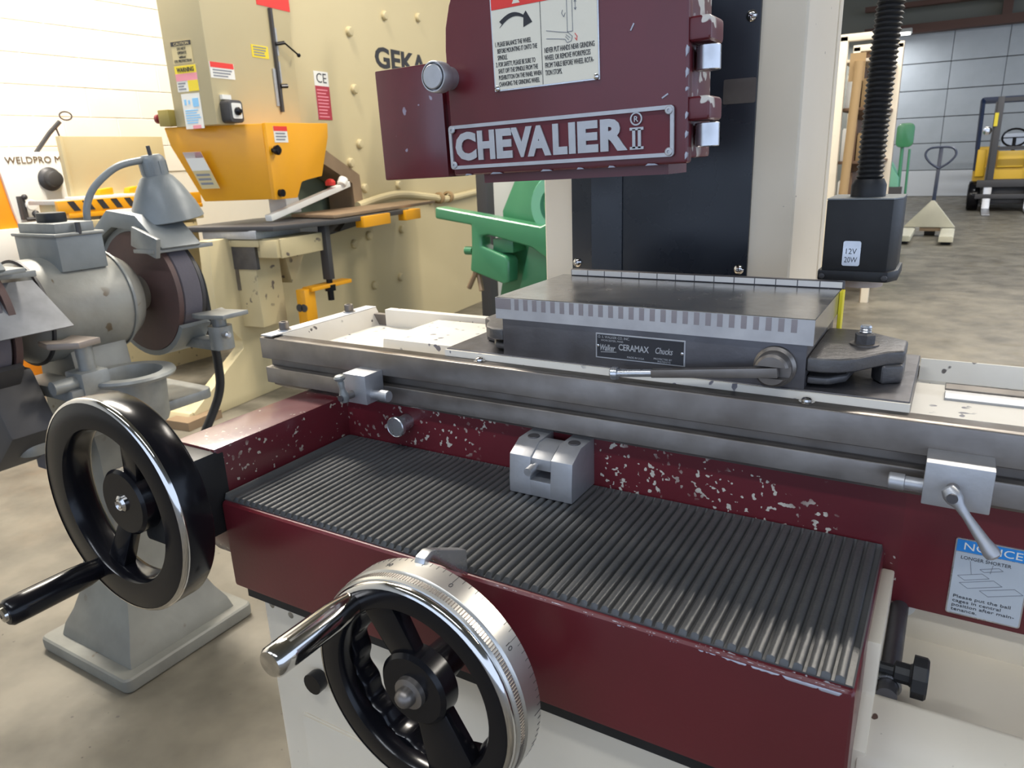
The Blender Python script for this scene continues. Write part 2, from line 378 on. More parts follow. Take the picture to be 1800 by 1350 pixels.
# worn bare metal on the saddle's front corner
chipm = M('bare_metal_wear', (.44,.45,.50), .4, .5, ((.30,.30,.34), 80, .7))
random.seed(3)
rc = .0052; yc, zc = -.181+.005, -.1185-.005
def arc_strip(x0, x1, n, top, low):
    """ragged patch lying on the rounded front edge of the saddle; angles in degrees, 90 = straight up, 0 = forward"""
    vs = []; fs = []; m = 6
    for i in range(n+1):
        xx = x0+(x1-x0)*i/n; e = min(i, n-i)/max(1, n*.18); k = min(1, e)
        a1 = top*(.6+.4*random.random())*k+45*(1-k); a0 = low*(.6+.8*random.random())*k+45*(1-k)
        for j in range(m+1):
            t = math.radians(a0+(a1-a0)*j/m)
            vs.append((xx, yc-rc*math.cos(t), zc+rc*math.sin(t)))
    for i in range(n):
        for j in range(m): fs.append([i*(m+1)+j, (i+1)*(m+1)+j, (i+1)*(m+1)+j+1, i*(m+1)+j+1])
    return MB().add(vs, fs).build('bare_edge', chipm, sad, smooth=60)
for x0, x1, t, l in ((.455,.476,62,40),(.488,.520,60,38),(.533,.541,58,30),(.556,.575,62,28),(.582,.590,60,30),(.596,.606,58,30),(.617,.634,75,22),(.632,.655,80,15),(.652,.676,78,10),(.672,.700,82,2),(.694,.7115,86,-2)): arc_strip(x0, x1, 12, t, l)
# --- handwheel bearing on the arm
MB().box(.066, .1265, -.205, -.165, -.155, -.0665).box(.072, .122, -.232, -.204, -.150, -.072).build('bearing_block', mt['blackmatt'], G, bevel=.004)

# --- table
TX = 1.0
tb = MB().prism([(0.006,-.027),(0.006,-.0),(.020,0),(.020,-.022),(.185,-.022),(.185,-.005),(.195,-.005),(.195,-.060),(.03,-.075),(.012,-.065),(.010,-.0584),(.012,-.0584),(.012,-.027)], 'x', .003, TX-.003).build('table', mt['steel'], G)
MB().prism([(0,-.027),(0,-.001),(.001,0),(.0205,0),(.0205,-.0215),(.012,-.027)], 'x', 0, TX).build('front_rail', mt['steel'], tb, bevel=.0007, seg=1)
MB().prism([(0,-.0584),(0,-.0392),(.001,-.0382),(.013,-.0382),(.013,-.0584)], 'x', .004, TX).build('stop_rail', mt['steel'], tb, bevel=.0007, seg=1)
bk = MB().prism([(.0214,-.022),(.0214,.008),(.174,.008),(.174,-.022)], 'x', .2745, .7213).build('work_block', mt['steeldk'], tb, bevel=.0006, seg=1)
MB().box(.2740, .7218, .0188, .0224, -.020, .0068).build('painted_front', mt['trough'], tb)
MB().box(.020, .2745, .0205, .186, -.0225, -.0205).build('trough_floor', mt['trough'], tb)
MB().prism([(.146,-.021),(.149,-.002),(.2746,-.002),(.2746,-.021)], 'y', .062, .176).build('painted_step', mt['trough'], tb, bevel=.002)
MB().box(.7213, TX, .0205, .186, -.0225, -.0165).build('trough_floor', mt['trough'], tb)
ew = MB().prism([(0.004,.003),(.022,.003),(.036,-.0215),(.004,-.0215)], 'y', .018, .196).build('end_wall', mt['troughwall'], tb, bevel=.0008)
MB().box(.003, .0225, .0, .1965, .0015, .0036).build('end_strip', mt['alum'], tb, bevel=.0005, seg=1)
MB().prism([(.183,-.0215),(.183,.0035),(.1965,.0035),(.1965,-.0215)], 'x', .050, .2745).build('rear_wall', mt['troughwall'], tb, bevel=.0008)
MB().prism([(.176,-.0185),(.186,.0020),(.1885,.0020),(.1885,-.0215)], 'x', .7218, TX).build('rear_wall', mt['troughwall'], tb, bevel=.0008)
MB().box(.745, TX, .118, .142, -.017, -.0145).build('bare_strip', mt['alum'], tb, bevel=.0005, seg=1)
MB().box(.745, TX, .150, .170, -.017, -.0150).build('bare_strip', mt['steel'], tb, bevel=.0005, seg=1)
for y in (.0303, .150):
    b = MB().cyl((.013,y,.0036), (.013,y,.0048), .0088, n=20).build('washer', mt['bright'], tb)
    MB().lathe([(0,0),(.0060,0),(.0062,.0005),(.0062,.0090),(.0056,.0098),(.0034,.0098),(.0034,.0060),(0,.0060)], (.013,y,.0048), Z, 24).build('cap_screw', mt['steel'], tb)
for x, y in ((.3219,.0145),(.6466,.0145)):
    MB().lathe([(.0062,0),(.0064,.0008),(.0046,.0010),(.0044,.0028),(.0030,.0040),(0,.0044)], (x,y,0), Z, 20).build('round_screw', mt['chrome'], tb)

# --- table stops
def table_stop(x0, x1, side, lev, tipv, piv):
    st = MB().box(x0, x1, -.030, .0, -.0530, -.0195).build('table_stop', mt['alum'], G, bevel=.0009)
    xa = x1 if side > 0 else x0
    MB().lathe([(0,-.001),(.0052,-.001),(.0052,.012),(.0064,.0125),(.0064,.0225),(.0058,.0232),(0,.0232)], (xa,-.019,-.043), X*side, 24).build('plunger', mt['alum'], st)
    px, pz = piv
    MB().cyl((px,-.029,pz), (px,-.042,pz), .0045, n=18).build('stop_spindle', mt['steel'], st)
    d = Vector((tipv[0], tipv[1], tipv[2])); L = d.length; d.normalize(); o = Vector((px,-.0425,pz))
    MB().lathe([(0,-.0072),(.0045,-.0060),(.0062,-.001),(.0058,.0035),(.0036,.008),(.0030,L*.35),(.0042,L*.72),(.0056,L*.90),(.0050,L*.97),(.0026,L*1.0),(0,L*1.01)] if not lev else
               [(0,-.0062),(.0040,-.0055),(.0055,-.001),(.0052,.0035),(.0034,.008),(.0032,L*.45),(.0038,L*.68),(.0030,L*.74),(.0058,L*.80),(.0066,L*.90),(.0050,L*.98),(0,L*1.03)], o, d, 20).build('lever', mt['greycast'] if lev else mt['alum'], st)
    MB().lathe([(0,0),(.0036,0),(.0036,.0016),(0,.0016)], (px,-.0475,pz), -Y, 16).build('lever_screw', mt['steeldk'], st)
table_stop(.1660, .1985, 1, True, (-.0015, -.003, .026), (.1775, -.0425))
table_stop(.7378, .7808, -1, False, (.030, -.012, -.036), (.7565, -.0370))

# --- plunger knob on the wall, centre stop bracket
MB().lathe([(.0090,0),(.0090,.016),(.0116,.017),(.0121,.019),(.0121,.0225),(.0112,.0235),(.0106,.0230),(0,.0235)], (.2190,.012,-.0825), -Y, 28).build('wall_plunger', mt['bright'], G)
br = MB().prism([(.012,-.113),(.012,-.0635),(-.018,-.0635),(-.037,-.0735),(-.0395,-.0990),(-.0395,-.113)], 'x', .386, .4095).prism([(.012,-.113),(.012,-.0635),(-.018,-.0635),(-.037,-.0735),(-.0395,-.0990),(-.0395,-.113)], 'x', .4315, .4545).box(.4085, .4325, -.0392, .012, -.113, -.0965).build('stop_bracket', mt['alum'], G, bevel=.0009)
MB().prism([(-.004,-.0810),(-.004,-.0650),(-.019,-.0650),(-.036,-.0745),(-.036,-.0860),(-.030,-.0880)], 'x', .4092, .4308).build('stop_tongue', mt['alum'], br, bevel=.0006)
MB().cyl((.4150,-.036,-.0810), (.4150,-.043,-.0815), .0026, n=14).cyl((.4150,-.043,-.0815), (.4150,-.053,-.0822), .0042, n=18).build('stop_pin', mt['alum'], br)
for x in (.3985, .4435):
    MB().lathe([(.0030,-.003),(.0030,0),(.0058,.0002),(.0062,.0008),(.0058,.0014)], (x,-.010,-.0638), Z, 18).build('screw_recess', mt['steeldk'], br)
# --- notice plate
def plate_basis(o, p, d=.0004): return Vector(o)+X*p[0]+Z*p[1]-Y*d
npz = MB().prism(rbox((.7655,-.1620),(.8156,-.0945),.002), 'y', .0110, .0125).build('notice_plate', mt['bright'], G)
MB().prism(rbox((.7665,-.1608),(.8146,-.1060),.001), 'y', .0107, .0112).build('plate_field', M('grey_plate_print', (.46,.50,.54), .5), npz)
MB().prism([(.7665,-.1055),(.8146,-.1055),(.8146,-.0955),(.7665,-.0955)], 'y', .0107, .0112).build('blue_band', mt['blue'], npz)
text('NOTICE', (.7715,.0107,-.1035), X, Z, w=.038, h=.0062, mat=mt['white'], parent=npz, depth=.0002)
text('LONGER SHORTER', (.7705,.0107,-.1118), X, Z, w=.033, h=.0028, mat=mt['ink'], parent=npz, depth=.0002)
text('Please put the ball\ncages in central\nposition after main-\ntenance.', (.7690,.0107,-.1585), X, Z, w=.042, h=.0145, mat=mt['ink'], parent=npz, depth=.0002)
mb = MB()
def strokes(mb, segs, y, wd):
    for a, b in segs: mb.bar((a[0],y,a[1]), (b[0],y,b[1]), .0002, wd, up=(Vector((b[0]-a[0],0,b[1]-a[1])).cross(Y)))
sg = []
for (x, z, l, w) in ((.770,-.1270,.016,.005),(.772,-.1330,.022,.006),(.786,-.1365,.022,.006),(.784,-.1180,.012,.003)):
    a, b_, c, d = (x,z),(x+l,z+l*.35),(x+l+w,z+l*.35-w*.6),(x+w,z-w*.6)
    sg += [(a,b_),(b_,c),(c,d),(d,a)]
strokes(mb, sg+[((.777,-.1125),(.779,-.124)),((.792,-.1125),(.791,-.120))], .0106, .0004); mb.build('diagram', mt['inkgrey'], npz, smooth=0)

# --- handwheels
def handwheel(cx, cz, yf, R, ri, depth, hand, handmat, spokes, hubr, name, hy, yback, hl, hr, caps):
    """hand = angle of the grip on the rim; wheel faces -Y"""
    hw = MB().lathe([(ri,.004),(ri+.002,.001),(R-.004,0),(R-.0012,.0012),(R,.004),(R,depth-.003),(R-.002,depth),(ri+.006,depth),(ri+.001,depth-.004),(ri,depth-.008)], (cx,yf,cz), Y, 72, closed=True).build(name, mt['black'], G, smooth=40)
    MB().lathe([(R-.0036,-.0003),(R-.0012,.0007),(R+.0003,.0030),(R+.0003,.0045),(R-.001,.003)], (cx,yf,cz), Y, 72, closed=True).build('chrome_edge', mt['chrome'], hw)
    MB().lathe([(0,hy),(hubr-.003,hy),(hubr,hy+.003),(hubr,hy+.018),(hubr*.75,hy+.024),(.016,hy+.030),(.013,max(yback-yf,hy+.032)),(0,max(yback-yf,hy+.032))], (cx,yf,cz), Y, 48).build('hub', mt['black'], hw)
    for a, w0, w1 in spokes:
        a = math.radians(a); e = Vector((math.cos(a),0,math.sin(a)))
        MB().bar(Vector((cx,yf+hy+.012,cz))+e*hubr*.7, Vector((cx,yf+depth*.5,cz))+e*(ri+.004), w0, .012, up=Y, w2=w1, h2=.014).build('spoke', mt['black'], hw, bevel=.003)
    a = math.radians(hand); gp = Vector((cx+math.cos(a)*(R+ri)/2, yf, cz+math.sin(a)*(R+ri)/2))
    g = MB().lathe([(0,-.006),(hr*.75,-.006),(hr*.80,.004),(hr*.92,.012),(hr*.98,hl*.3),(hr,hl*.8),(hr*.97,hl*.96),(hr*.80,hl*.995),(hr*.45,hl),(0,hl)], gp, -Y, 32).build('grip', handmat, hw)
    if caps == 'screw':
        MB().lathe([(0,0),(hr*.55,0),(hr*.50,.003),(hr*.2,.004),(hr*.2,.002),(0,.002)], gp-Y*(hl-.0005), -Y, 20).build('grip_screw', mt['chrome'], g)
        MB().lathe([(0,0),(.0085,0),(.0085,.002),(.006,.004),(.005,.0035),(.0035,.004),(.002,.003),(0,.003)], (cx,yf+hy,cz), -Y, 24).build('hub_screw', mt['chrome'], hw)
    else:
        MB().lathe([(0,0),(.013,0),(.0125,.004),(.0080,.005),(.0078,.009),(.0060,.0125),(.0030,.0145),(0,.0150)], (cx,yf+hy,cz), -Y, 6 if False else 24).build('hub_nut', mt['steel'], hw)
    return hw
handwheel(.0755, -.1015, -.2620, .1090, .0775, .033, 238, mt['black'], [(246,.020,.026),(66,.020,.026)], .034, 'traverse_handwheel', .012, -.225, .088, .0135, 'screw')
hw2 = handwheel(.4300, -.1720, -.2640, .0895, .0680, .020, 127, mt['chrome'], [(112,.026,.030),(-62,.030,.050)], .030, 'crossfeed_handwheel', .004, -.178, .078, .0115, 'nut')
# graduated dial ring behind the cross-feed wheel
cx, cz = .4300, -.1720
MB().lathe([(.0735,.005),(.0888,.005),(.0905,.006),(.0915,.0080),(.0915,.0135),(.0910,.0142),(.0920,.0150),(.0928,.0160),(.0928,.0340),(.0918,.0350),(.0735,.0350)], (cx,-.2640,cz), Y, 96, closed=True).build('dial_ring', mt['dial'], hw2, smooth=25)
mb = MB()
for i in range(100):
    t = 2*PI*i/100; ln = .0085 if i % 10 == 0 else (.006 if i % 5 == 0 else .004)
    e = Vector((math.cos(t),0,math.sin(t))); p = Vector((cx,0,cz))+e*.0928
    mb.bar(p+Y*(-.2640+.0340-ln), p+Y*(-.2640+.0338), .00035, .00035, up=e)
mb.build('scale_marks', mt['ink'], hw2, smooth=0)
mb = MB()
for i in range(240):
    t = 2*PI*i/240; e = Vector((math.cos(t),0,math.sin(t))); p = Vector((cx,0,cz))+e*.0915
    mb.bar(p+Y*(-.2640+.0083), p+Y*(-.2640+.0132), .0009, .0009, up=e)
mb.build('knurling', mt['steel'], hw2, smooth=0)
for i, s in ((17,'0'),(7,'10'),(27,'90')):
    t = math.radians(i*3.6+10); e = Vector((math.cos(t),0,math.sin(t))); p = Vector((cx,0,cz))+e*.0928
    tt = Vector((math.sin(t),0,-math.cos(t)))
    text(s, p-tt*.002+Y*(-.2640+.0205), tt, Y, h=.0045, mat=mt['ink'], parent=hw2, name='dial_number', depth=.0002)
mb = MB(); n = 128; vs = []; fs = []
for i in range(n):
    t = 2*PI*i/n; e = Vector((math.cos(t),0,math.sin(t))); w = .0655+.0022*math.cos(15*t); c0 = Vector((cx,-.2640,cz))
    vs += [c0+e*(w+.002)+Y*.015, c0+e*w+Y*.018, c0+e*w+Y*.032, c0+e*(w+.002)+Y*.034, c0+e*.0745+Y*.034, c0+e*.0745+Y*.015]
for i in range(n):
    j = (i+1) % n
    for k in range(6): fs.append([6*i+k, 6*j+k, 6*j+(k+1) % 6, 6*i+(k+1) % 6])
mb.add(vs, fs).build('finger_grip', mt['black'], hw2, smooth=40)
MB().prism([(-.2345,-.0795),(-.2325,-.0755),(-.224,-.0735),(-.219,-.0750),(-.180,-.0950),(-.180,-.1180),(-.196,-.1060),(-.223,-.0790),(-.2325,-.0815)], 'x', .4215, .4305).build('index_pointer', mt['bright'], hw2, bevel=.0008)

# --- column and its dark cover
colm = MB().box(.2482, .5741, .3005, .522, -.30, 1.05).build('column', mt['cream'], G, bevel=.006, seg=3)
MB().box(.566, .5755, .50, .526, -.30, 1.05).build('column_rear_edge', mt['cream'], colm)
pn = MB().box(.2926, .5253, .2960, .303, -.20, .95).build('column_cover', mt['panel'], G, bevel=.0008)
MB().box(.322, .365, .2945, .2965, -.20, .95).build('cover_rib', mt['panel'], pn)
MB().prism(rbox((.4880,.2520),(.5245,.2785),.002), 'y', .2954, .2962).build('bare_patch', mt['steel'], pn)
for x, z in ((.5155,.3417),(.5162,.0634),(.3002,.0637)):
    sc = MB().lathe([(.0058,0),(.0060,.001),(.0045,.0026),(.0020,.0036),(0,.0038)], (x,.2960,z), -Y, 18).build('cover_screw', mt['chrome'], pn)
    cut(sc, MB().box(x-.0026, x+.0026, .2910, .2938, z-.0006, z+.0006)); cut(sc, MB().box(x-.0006, x+.0006, .2910, .2938, z-.0026, z+.0026))

# --- wheel head
HC = Vector((.418,.0174,.2166)); tilt = Matrix.Translation(HC) @ Matrix.Rotation(-math.radians(1.25), 4, 'Y') @ Matrix.Translation(-HC)
def H(): return MB(tilt)
def guard_outline(x0, x1, z0, z1, r):
    p = [(x1,z0),(x1,z1)]
    for i in range(9):
        t = math.radians(90+90*i/8); p.append((x0+r+r*math.cos(t), z1-r+r*math.sin(t)))
    return p+[(x0,z0)]
dr = H().prism(guard_outline(.3005,.5370,.1905,.405,.10), 'y', .0174, .030).build('wheel_guard_door', mt['redhead'], G, bevel=.003, seg=3)
gb = H().prism(guard_outline(.303,.5350,.1945,.402,.10), 'y', .0305, .0890).build('wheel_guard', mt['reddoorside'], G, bevel=.003)
H().box(.325, .515, .0345, .084, .182, .1955).build('guard_throat', mt['redhead'], gb)
H().lathe([(.0,0),(.095,0),(.095,.016),(0,.016)], (.418,.052,.278), Y, 64).build('grinding_wheel', M('pink_grinding_wheel', (.55,.40,.40), .9), G)
MB().box(.355, .460, .088, .297, .225, .39).build('spindle_housing', mt['blackmatt'], G, bevel=.004)
sp = H().box(.2010, .2850, .030, .070, .1895, .2985).box(.2840,.302,.036,.070,.195,.293).build('spark_guard', mt['box'], G, bevel=.002)
kb = H().lathe([(.0105,0),(.0105,.012),(.0135,.013),(.0140,.016),(.0140,.026),(.0132,.0275),(.0122,.0275),(.0120,.0235),(.0110,.0235),(.0108,.0282),(.0100,.0290),(0,.0292)], (.3045,.0174,.2800), -Y, 36).build('door_knob', mt['alum'], dr)
for z in (.2015, .2610):
    hg = H().prism([(.0200,z+.022),(.0200,z+.041),(.058,z+.041),(.058,z+.022)], 'x', .5350, .5540).build('hinge', mt['reddoorside'], G, bevel=.004, seg=3)
    H().lathe([(0,0),(.0095,0),(.0100,.0006),(.0100,.0185),(.0095,.0190),(0,.0190)], (.5470,.0390,z+.0015), Z, 24).build('hinge_knuckle', mt['bright'], hg)
    H().box(.536, .548, .040, .060, z+.003, z+.019).build('hinge_leaf', mt['bright'], hg, bevel=.001)
# worn edge marks along the door
random.seed(11)
for k in range(11):
    z = .197+.0165*k+random.uniform(-.003,.003); hh = random.uniform(.0015,.0045)
    if random.random() < .3: continue
    H().prism([(.5352,z-hh),(.5368,z-hh*.4),(.5374,z+hh*.6),(.5360,z+hh),(.5350,z+hh*.3)], 'y', .0170, .020).build('paint_chip', chipm, dr, smooth=0)
for k in range(6):
    x = .315+.04*k+random.uniform(-.01,.01); hh = random.uniform(.002,.007)
    H().prism([(x-hh,.1903),(x+hh,.1904),(x+hh*.5,.1916),(x-hh*.6,.1920)], 'y', .0169, .019).build('paint_chip', chipm, dr, smooth=0)
for x, z, a in ((.4900,.3000,60),(.5180,.2445,30)):
    e = Vector((math.cos(math.radians(a)),0,math.sin(math.radians(a))))
    H().bar(Vector((x,.0172,z))-e*.003, Vector((x,.0172,z))+e*.003, .0012, .0010, up=Y).build('scratch', chipm, dr, smooth=0)

# --- nameplate with raised letters
U = (tilt.to_3x3() @ X); V_ = (tilt.to_3x3() @ Z)
def HP(x, y, z): return tilt @ Vector((x, y, z))
nb = H().prism(rbox((.3010,.1966),(.5270,.2370),.003), 'y', .0150, .0176).build('nameplate', M('maroon_plate_field', (.125,.012,.019), .45, .2, ((.10,.02,.03), 30, .6)), dr)
fr = rbox((.3010,.1966),(.5270,.2370),.003); fi = rbox((.3042,.1998),(.5238,.2338),.0035)
mb = H(); n = len(fr)
vs = [(x,.0128,z) for x, z in fr]+[(x,.0128,z) for x, z in fi]+[(x,.0160,z) for x, z in fr]+[(x,.0160,z) for x, z in fi]
fs = []
for i in range(n):
    j = (i+1) % n
    fs += [[i,j,n+j,n+i],[2*n+i,2*n+j,j,i],[n+i,n+j,3*n+j,3*n+i]]
mb.add(vs, fs).build('plate_frame', mt['alum'], nb)
for x, z in ((.3052,.2006),(.3052,.2330),(.5228,.2006),(.5228,.2330)):
    H().lathe([(0,0),(.0034,0),(.0034,.0008),(.0028,.0014),(.0012,.0015),(.0010,.0006),(0,.0006)], (x,.0132,z), -Y, 16).build('rivet', mt['alum'], nb)
for ch, xa, xb in (('C',.3078,.3318),('H',.3335,.3528),('E',.3545,.3718),('V',.3705,.3935),('A',.3880,.4125),('L',.4145,.4290),('I',.4305,.4372),('E',.4392,.4590),('R',.4610,.4862)):
    text(ch, HP(xa,.0142,.2040), U, V_, w=xb-xa, h=.0265, mat=mt['alum'], parent=nb, name='letter', depth=.0012, bold=.055)
text('R', HP(.4922,.0142,.2262), U, V_, w=.0038, h=.0046, mat=mt['alum'], parent=nb, name='letter', depth=.0010, bold=.015)
H().lathe([(.0042,0),(.0054,0),(.0054,.0016),(.0042,.0016)], (.4940,.0150,.2286), -Y, 28, closed=True).build('ring_mark', mt['alum'], nb)
H().box(.4882,.5005,.0132,.0150,.2195,.2218).box(.4882,.5005,.0132,.0150,.2040,.2063).box(.4905,.4932,.0132,.0150,.2050,.2205).box(.4955,.4982,.0132,.0150,.2050,.2205).build('numeral', mt['alum'], nb)

# --- warning plate on the door
wpl = H().prism([(.3548,.2632),(.4606,.2632),(.4606,.3520),(.3548,.3520)], 'y', .0162, .0176).build('warning_plate', mt['bright'], dr)
H().box(.3560,.4594,.0158,.0164,.2644,.3508).build('ivory_field', mt['ivory'], wpl)
H().box(.3562,.4592,.0155,.0160,.3312,.3506).build('red_band', mt['redink'], wpl)
H().box(.4056,.4060,.0155,.0160,.2646,.3312).build('divider', mt['ink'], wpl)
text('WARNING', HP(.3930,.0156,.3340), U, V_, w=.050, h=.0075, mat=mt['ivory'], parent=wpl, depth=.0002)
H().prism([(.3780,.3335),(.3860,.3335),(.3820,.3405)], 'y', .0153, .0156).build('triangle_mark', mt['ivory'], wpl)
text('1. PLEASE BALANCE THE WHEEL\n   BEFORE MOUNTING IT ONTO THE\n   SPINDLE.\n2. FOR SAFETY, PLEASE BE SURE TO\n   SHUT OFF THE SPINDLE FROM THE\n   PUSHBUTTON ON THE PANEL WHEN\n   CHANGING THE GRINDING WHEEL', HP(.3580,.0156,.2670), U, V_, w=.0466, h=.0375, mat=mt['ink'], parent=wpl, depth=.0002)
text('NEVER PUT HANDS NEAR GRINDING\nWHEEL OR REMOVE WORKPIECES\nFROM TABLE BEFORE WHEEL ROTA-\nTION STOPS.', HP(.4085,.0156,.2715), U, V_, w=.0480, h=.0225, mat=mt['ink'], parent=wpl, depth=.0002)
mb = H(); up_ = []; lo_ = []
for i in range(13):
    t = i/12; xx = .3640+.0250*t; zz = .3145+.0105*math.sin(PI*(.12+.62*t)); w = .0042*(1-.55*t)
    up_.append((xx, zz+w*.6)); lo_.append((xx, zz-w*.6))
pts = lo_+[(.3885,.3135),(.3975,.3165),(.3915,.3262)]+up_[::-1]+[(.3665,.3185)]
mb.prism(pts, 'y', .0154, .0158).build('turn_arrow', mt['ink'], wpl, smooth=0)
mb = H()
def hl(segs, wd=.0004):
    for a, b in segs: mb.bar((a[0],.0155,a[1]), (b[0],.0155,b[1]), .0003, wd, up=Vector((b[0]-a[0],0,b[1]-a[1])).cross(Y))
hl([((.4315,.3040),(.4365,.3040)),((.4365,.3040),(.4365,.3300)),((.4365,.3300),(.4315,.3300)),((.4315,.3300),(.4315,.3040)),((.4395,.3200),(.4395,.3280)),((.4395,.3280),(.4385,.3262)),((.4395,.3280),(.4405,.3262)),((.4395,.3200),(.4385,.3218)),((.4395,.3200),(.4405,.3218)),
    ((.4110,.3075),(.4230,.3050)),((.4230,.3050),(.4320,.3035)),((.4320,.3035),(.4360,.3000)),((.4360,.3000),(.4350,.2965)),((.4350,.2965),(.4310,.2955)),((.4310,.2955),(.4290,.2985)),((.4290,.2985),(.4190,.3000)),((.4190,.3000),(.4110,.3010)),((.4300,.3020),(.4340,.2990)),((.4295,.3005),(.4325,.2975)),
    ((.4265,.3190),(.4285,.3160)),((.4285,.3160),(.4300,.3190)),((.4265,.3190),(.4275,.3215))])
mb.build('hand_drawing', mt['inkgrey'], wpl, smooth=0)
mb = H(); hl([((.4385,.3020),(.4405,.2995)),((.4405,.2995),(.4400,.2960)),((.4385,.2985),(.4395,.2970))], .0005); mb.build('red_strokes', mt['redink'], wpl, smooth=0)
for x, z in ((.3580,.2655),(.4575,.2655)):
    H().lathe([(0,0),(.0026,0),(.0024,.0010),(.0012,.0016),(0,.0017)], (x,.0158,z), -Y, 16).build('rivet', mt['chrome'], wpl)

# ------------------------------------------------------------------ ribbed rubber mat in the saddle tray
mb = MB(); x0, x1 = .1290, .7150; pitch = .0084; prof = [(x0,-.1185),(x0,-.1120),(x0+.004,-.1150),(x0+.008,-.1168)]
k = 0; x = x0+.012
while x+pitch < x1:
    for t, hh in ((0,.0),(.08,.0),(.13,.0026),(.24,.0036),(.45,.0040),(.66,.0036),(.80,.0026),(.86,.0)): prof.append((x+pitch*t, -.1172+hh))
    x += pitch
prof += [(x1,-.1172),(x1,-.1150),(x1+.001,-.1185)]
n = len(prof); ys = [-.1765,-.1745,.004,.010]; vs = []; fs = []
for j, yy in enumerate(ys):
    for (px, pz) in prof:
        zz = pz if 0 < j < 3 else min(pz, -.1172)
        if j == 3 and pz > -.1180: zz = -.1135
        vs.append((px, yy, zz))
for j in range(3):
    for i in range(n-1): fs.append([j*n+i, j*n+i+1, (j+1)*n+i+1, (j+1)*n+i])
fs.append([i for i in range(n)][::-1])
mat_o = MB().add(vs, fs).build('rubber_mat', mt['rubber'], None, smooth=50)
tag(mat_o, 'black ribbed rubber mat lying in the maroon tray below the table', 'mat')

# ------------------------------------------------------------------ magnetic chuck
K = thing('magnetic_chuck', 'grey steel magnetic chuck with side lever, bolted on the grinder table', 'chuck', (.495,.095,.008))
body = MB().box(.3477,.6425,.0214,.168,.008,.0470).build('body', mt['steeldk'], K, bevel=.0008)
top = MB().box(.3427,.6477,.0174,.1705,.0469,.0691).build('top_plate', mt['polish'], K, bevel=.0006, seg=1)
MB().box(.3429,.6475,.0171,.0180,.0471,.0685).build('plate_edge', mt['plateside'], K)
x = .3432; q = MB().box(-.0046,.0046,-.0003,.0003,-.0055,.0055)
first = MB().box(.3432,.3610,.0168,.0174,.0572,.0683).build('pole_end', mt['pole'], K, smooth=0)
pb = None; x = .3655
while x < .636:
    zb = .0570; zt = .0682
    if pb is None: o = pb = MB().box(x,x+.0047,.0168,.0174,zb,zt).build('pole_bar', mt['pole'], K, smooth=0)
    else:
        o = pb.copy(); COL.objects.link(o); o.location = pb.location+Vector((x-.3655,0,0))
    x += .01015
MB().box(.3559,.6499,.1640,.1712,.0690,.0765).build('stop_strip', mt['steeldk'], K, bevel=.0006, seg=1)
sg = None
for i in range(14):
    xx = .3572+i*.02085
    if sg is None: o = sg = MB().box(xx,xx+.0198,.1634,.1642,.0702,.0758).build('strip_segment', M('pale_strip', (.70,.67,.62), .4, .3), K, smooth=0)
    else: o = sg.copy(); COL.objects.link(o); o.location = sg.location+Vector((xx-.3572,0,0))
MB().box(.6478,.6512,.150,.1640,.0285,.0690).build('yellow_strip', M('yellow_guard_strip', (.80,.66,.02), .5), K, bevel=.0004, seg=1)
# maker's plate
kp = MB().box(.4525,.5405,.0205,.0216,.0163,.0408).build('makers_plate', mt['alum'], K, bevel=.0003, seg=1)
MB().box(.4540,.5390,.0202,.0207,.0176,.0395).build('black_field', mt['ink'], kp)
text('O. S. WALKER CO. INC.', (.4552,.0203,.0362), X, Z, w=.032, h=.0024, mat=mt['bright'], parent=kp, depth=.0002)
text('WORCESTER, MASS.', (.4582,.0203,.0330), X, Z, w=.023, h=.0020, mat=mt['bright'], parent=kp, depth=.0002)
text('Walker', (.4575,.0203,.0240), X, Z, w=.0155, h=.0062, mat=mt['bright'], parent=kp, depth=.0002, shear=.3, bold=.02)
text('CERAMAX', (.4762,.0203,.0258), X, Z, w=.0300, h=.0062, mat=mt['bright'], parent=kp, depth=.0002, bold=.02)
text('Chucks', (.5125,.0203,.0262), X, Z, w=.0165, h=.0060, mat=mt['bright'], parent=kp, depth=.0002, shear=.3, bold=.01)
text('MADE IN U.S.A.', (.4850,.0203,.0190), X, Z, w=.0170, h=.0018, mat=mt['bright'], parent=kp, depth=.0002)
text('PROTECTED BY', (.5110,.0203,.0205), X, Z, w=.0175, h=.0017, mat=mt['bright'], parent=kp, depth=.0002)
text('PATENTS', (.5150,.0203,.0182), X, Z, w=.0120, h=.0015, mat=mt['bright'], parent=kp, depth=.0002)
for xx in (.4553, .5377): MB().lathe([(.0016,0),(.0014,.0006),(0,.0010)], (xx,.0203,.0285), -Y, 14).build('rivet', mt['chrome'], kp)
MB().bar((.4580,.0201,.0226), (.4740,.0201,.0236), .0003, .0006).build('underline', mt['bright'], kp)
# lever and its boss
bs = MB().lathe([(.0175,-.001),(.0175,.0040),(.0150,.0065),(.0150,.0100),(.0140,.0165),(.0120,.0185),(0,.0190)], (.6185,.0214,.0262), -Y, 36).build('lever_boss', mt['steel'], K)
cut(bs, MB().box(.5950,.6400,-.005,.0105,.0200,.0300))
lv = MB().bar((.6240,.0050,.0255), (.5150,.0050,.0120), .0072, .0088, w2=.0072, h2=.0075).build('lever', mt['steel'], K, bevel=.001)
d = Vector((-.109,0,-.0135)).normalized(); p = Vector((.5155,.0050,.0121))
MB().lathe([(0,-.002),(.0034,-.002),(.0036,.0330),(.0056,.0335),(.0062,.0350),(.0062,.0390),(.0050,.0405),(0,.0405)], p, d, 24).build('lever_grip', mt['bright'], lv)
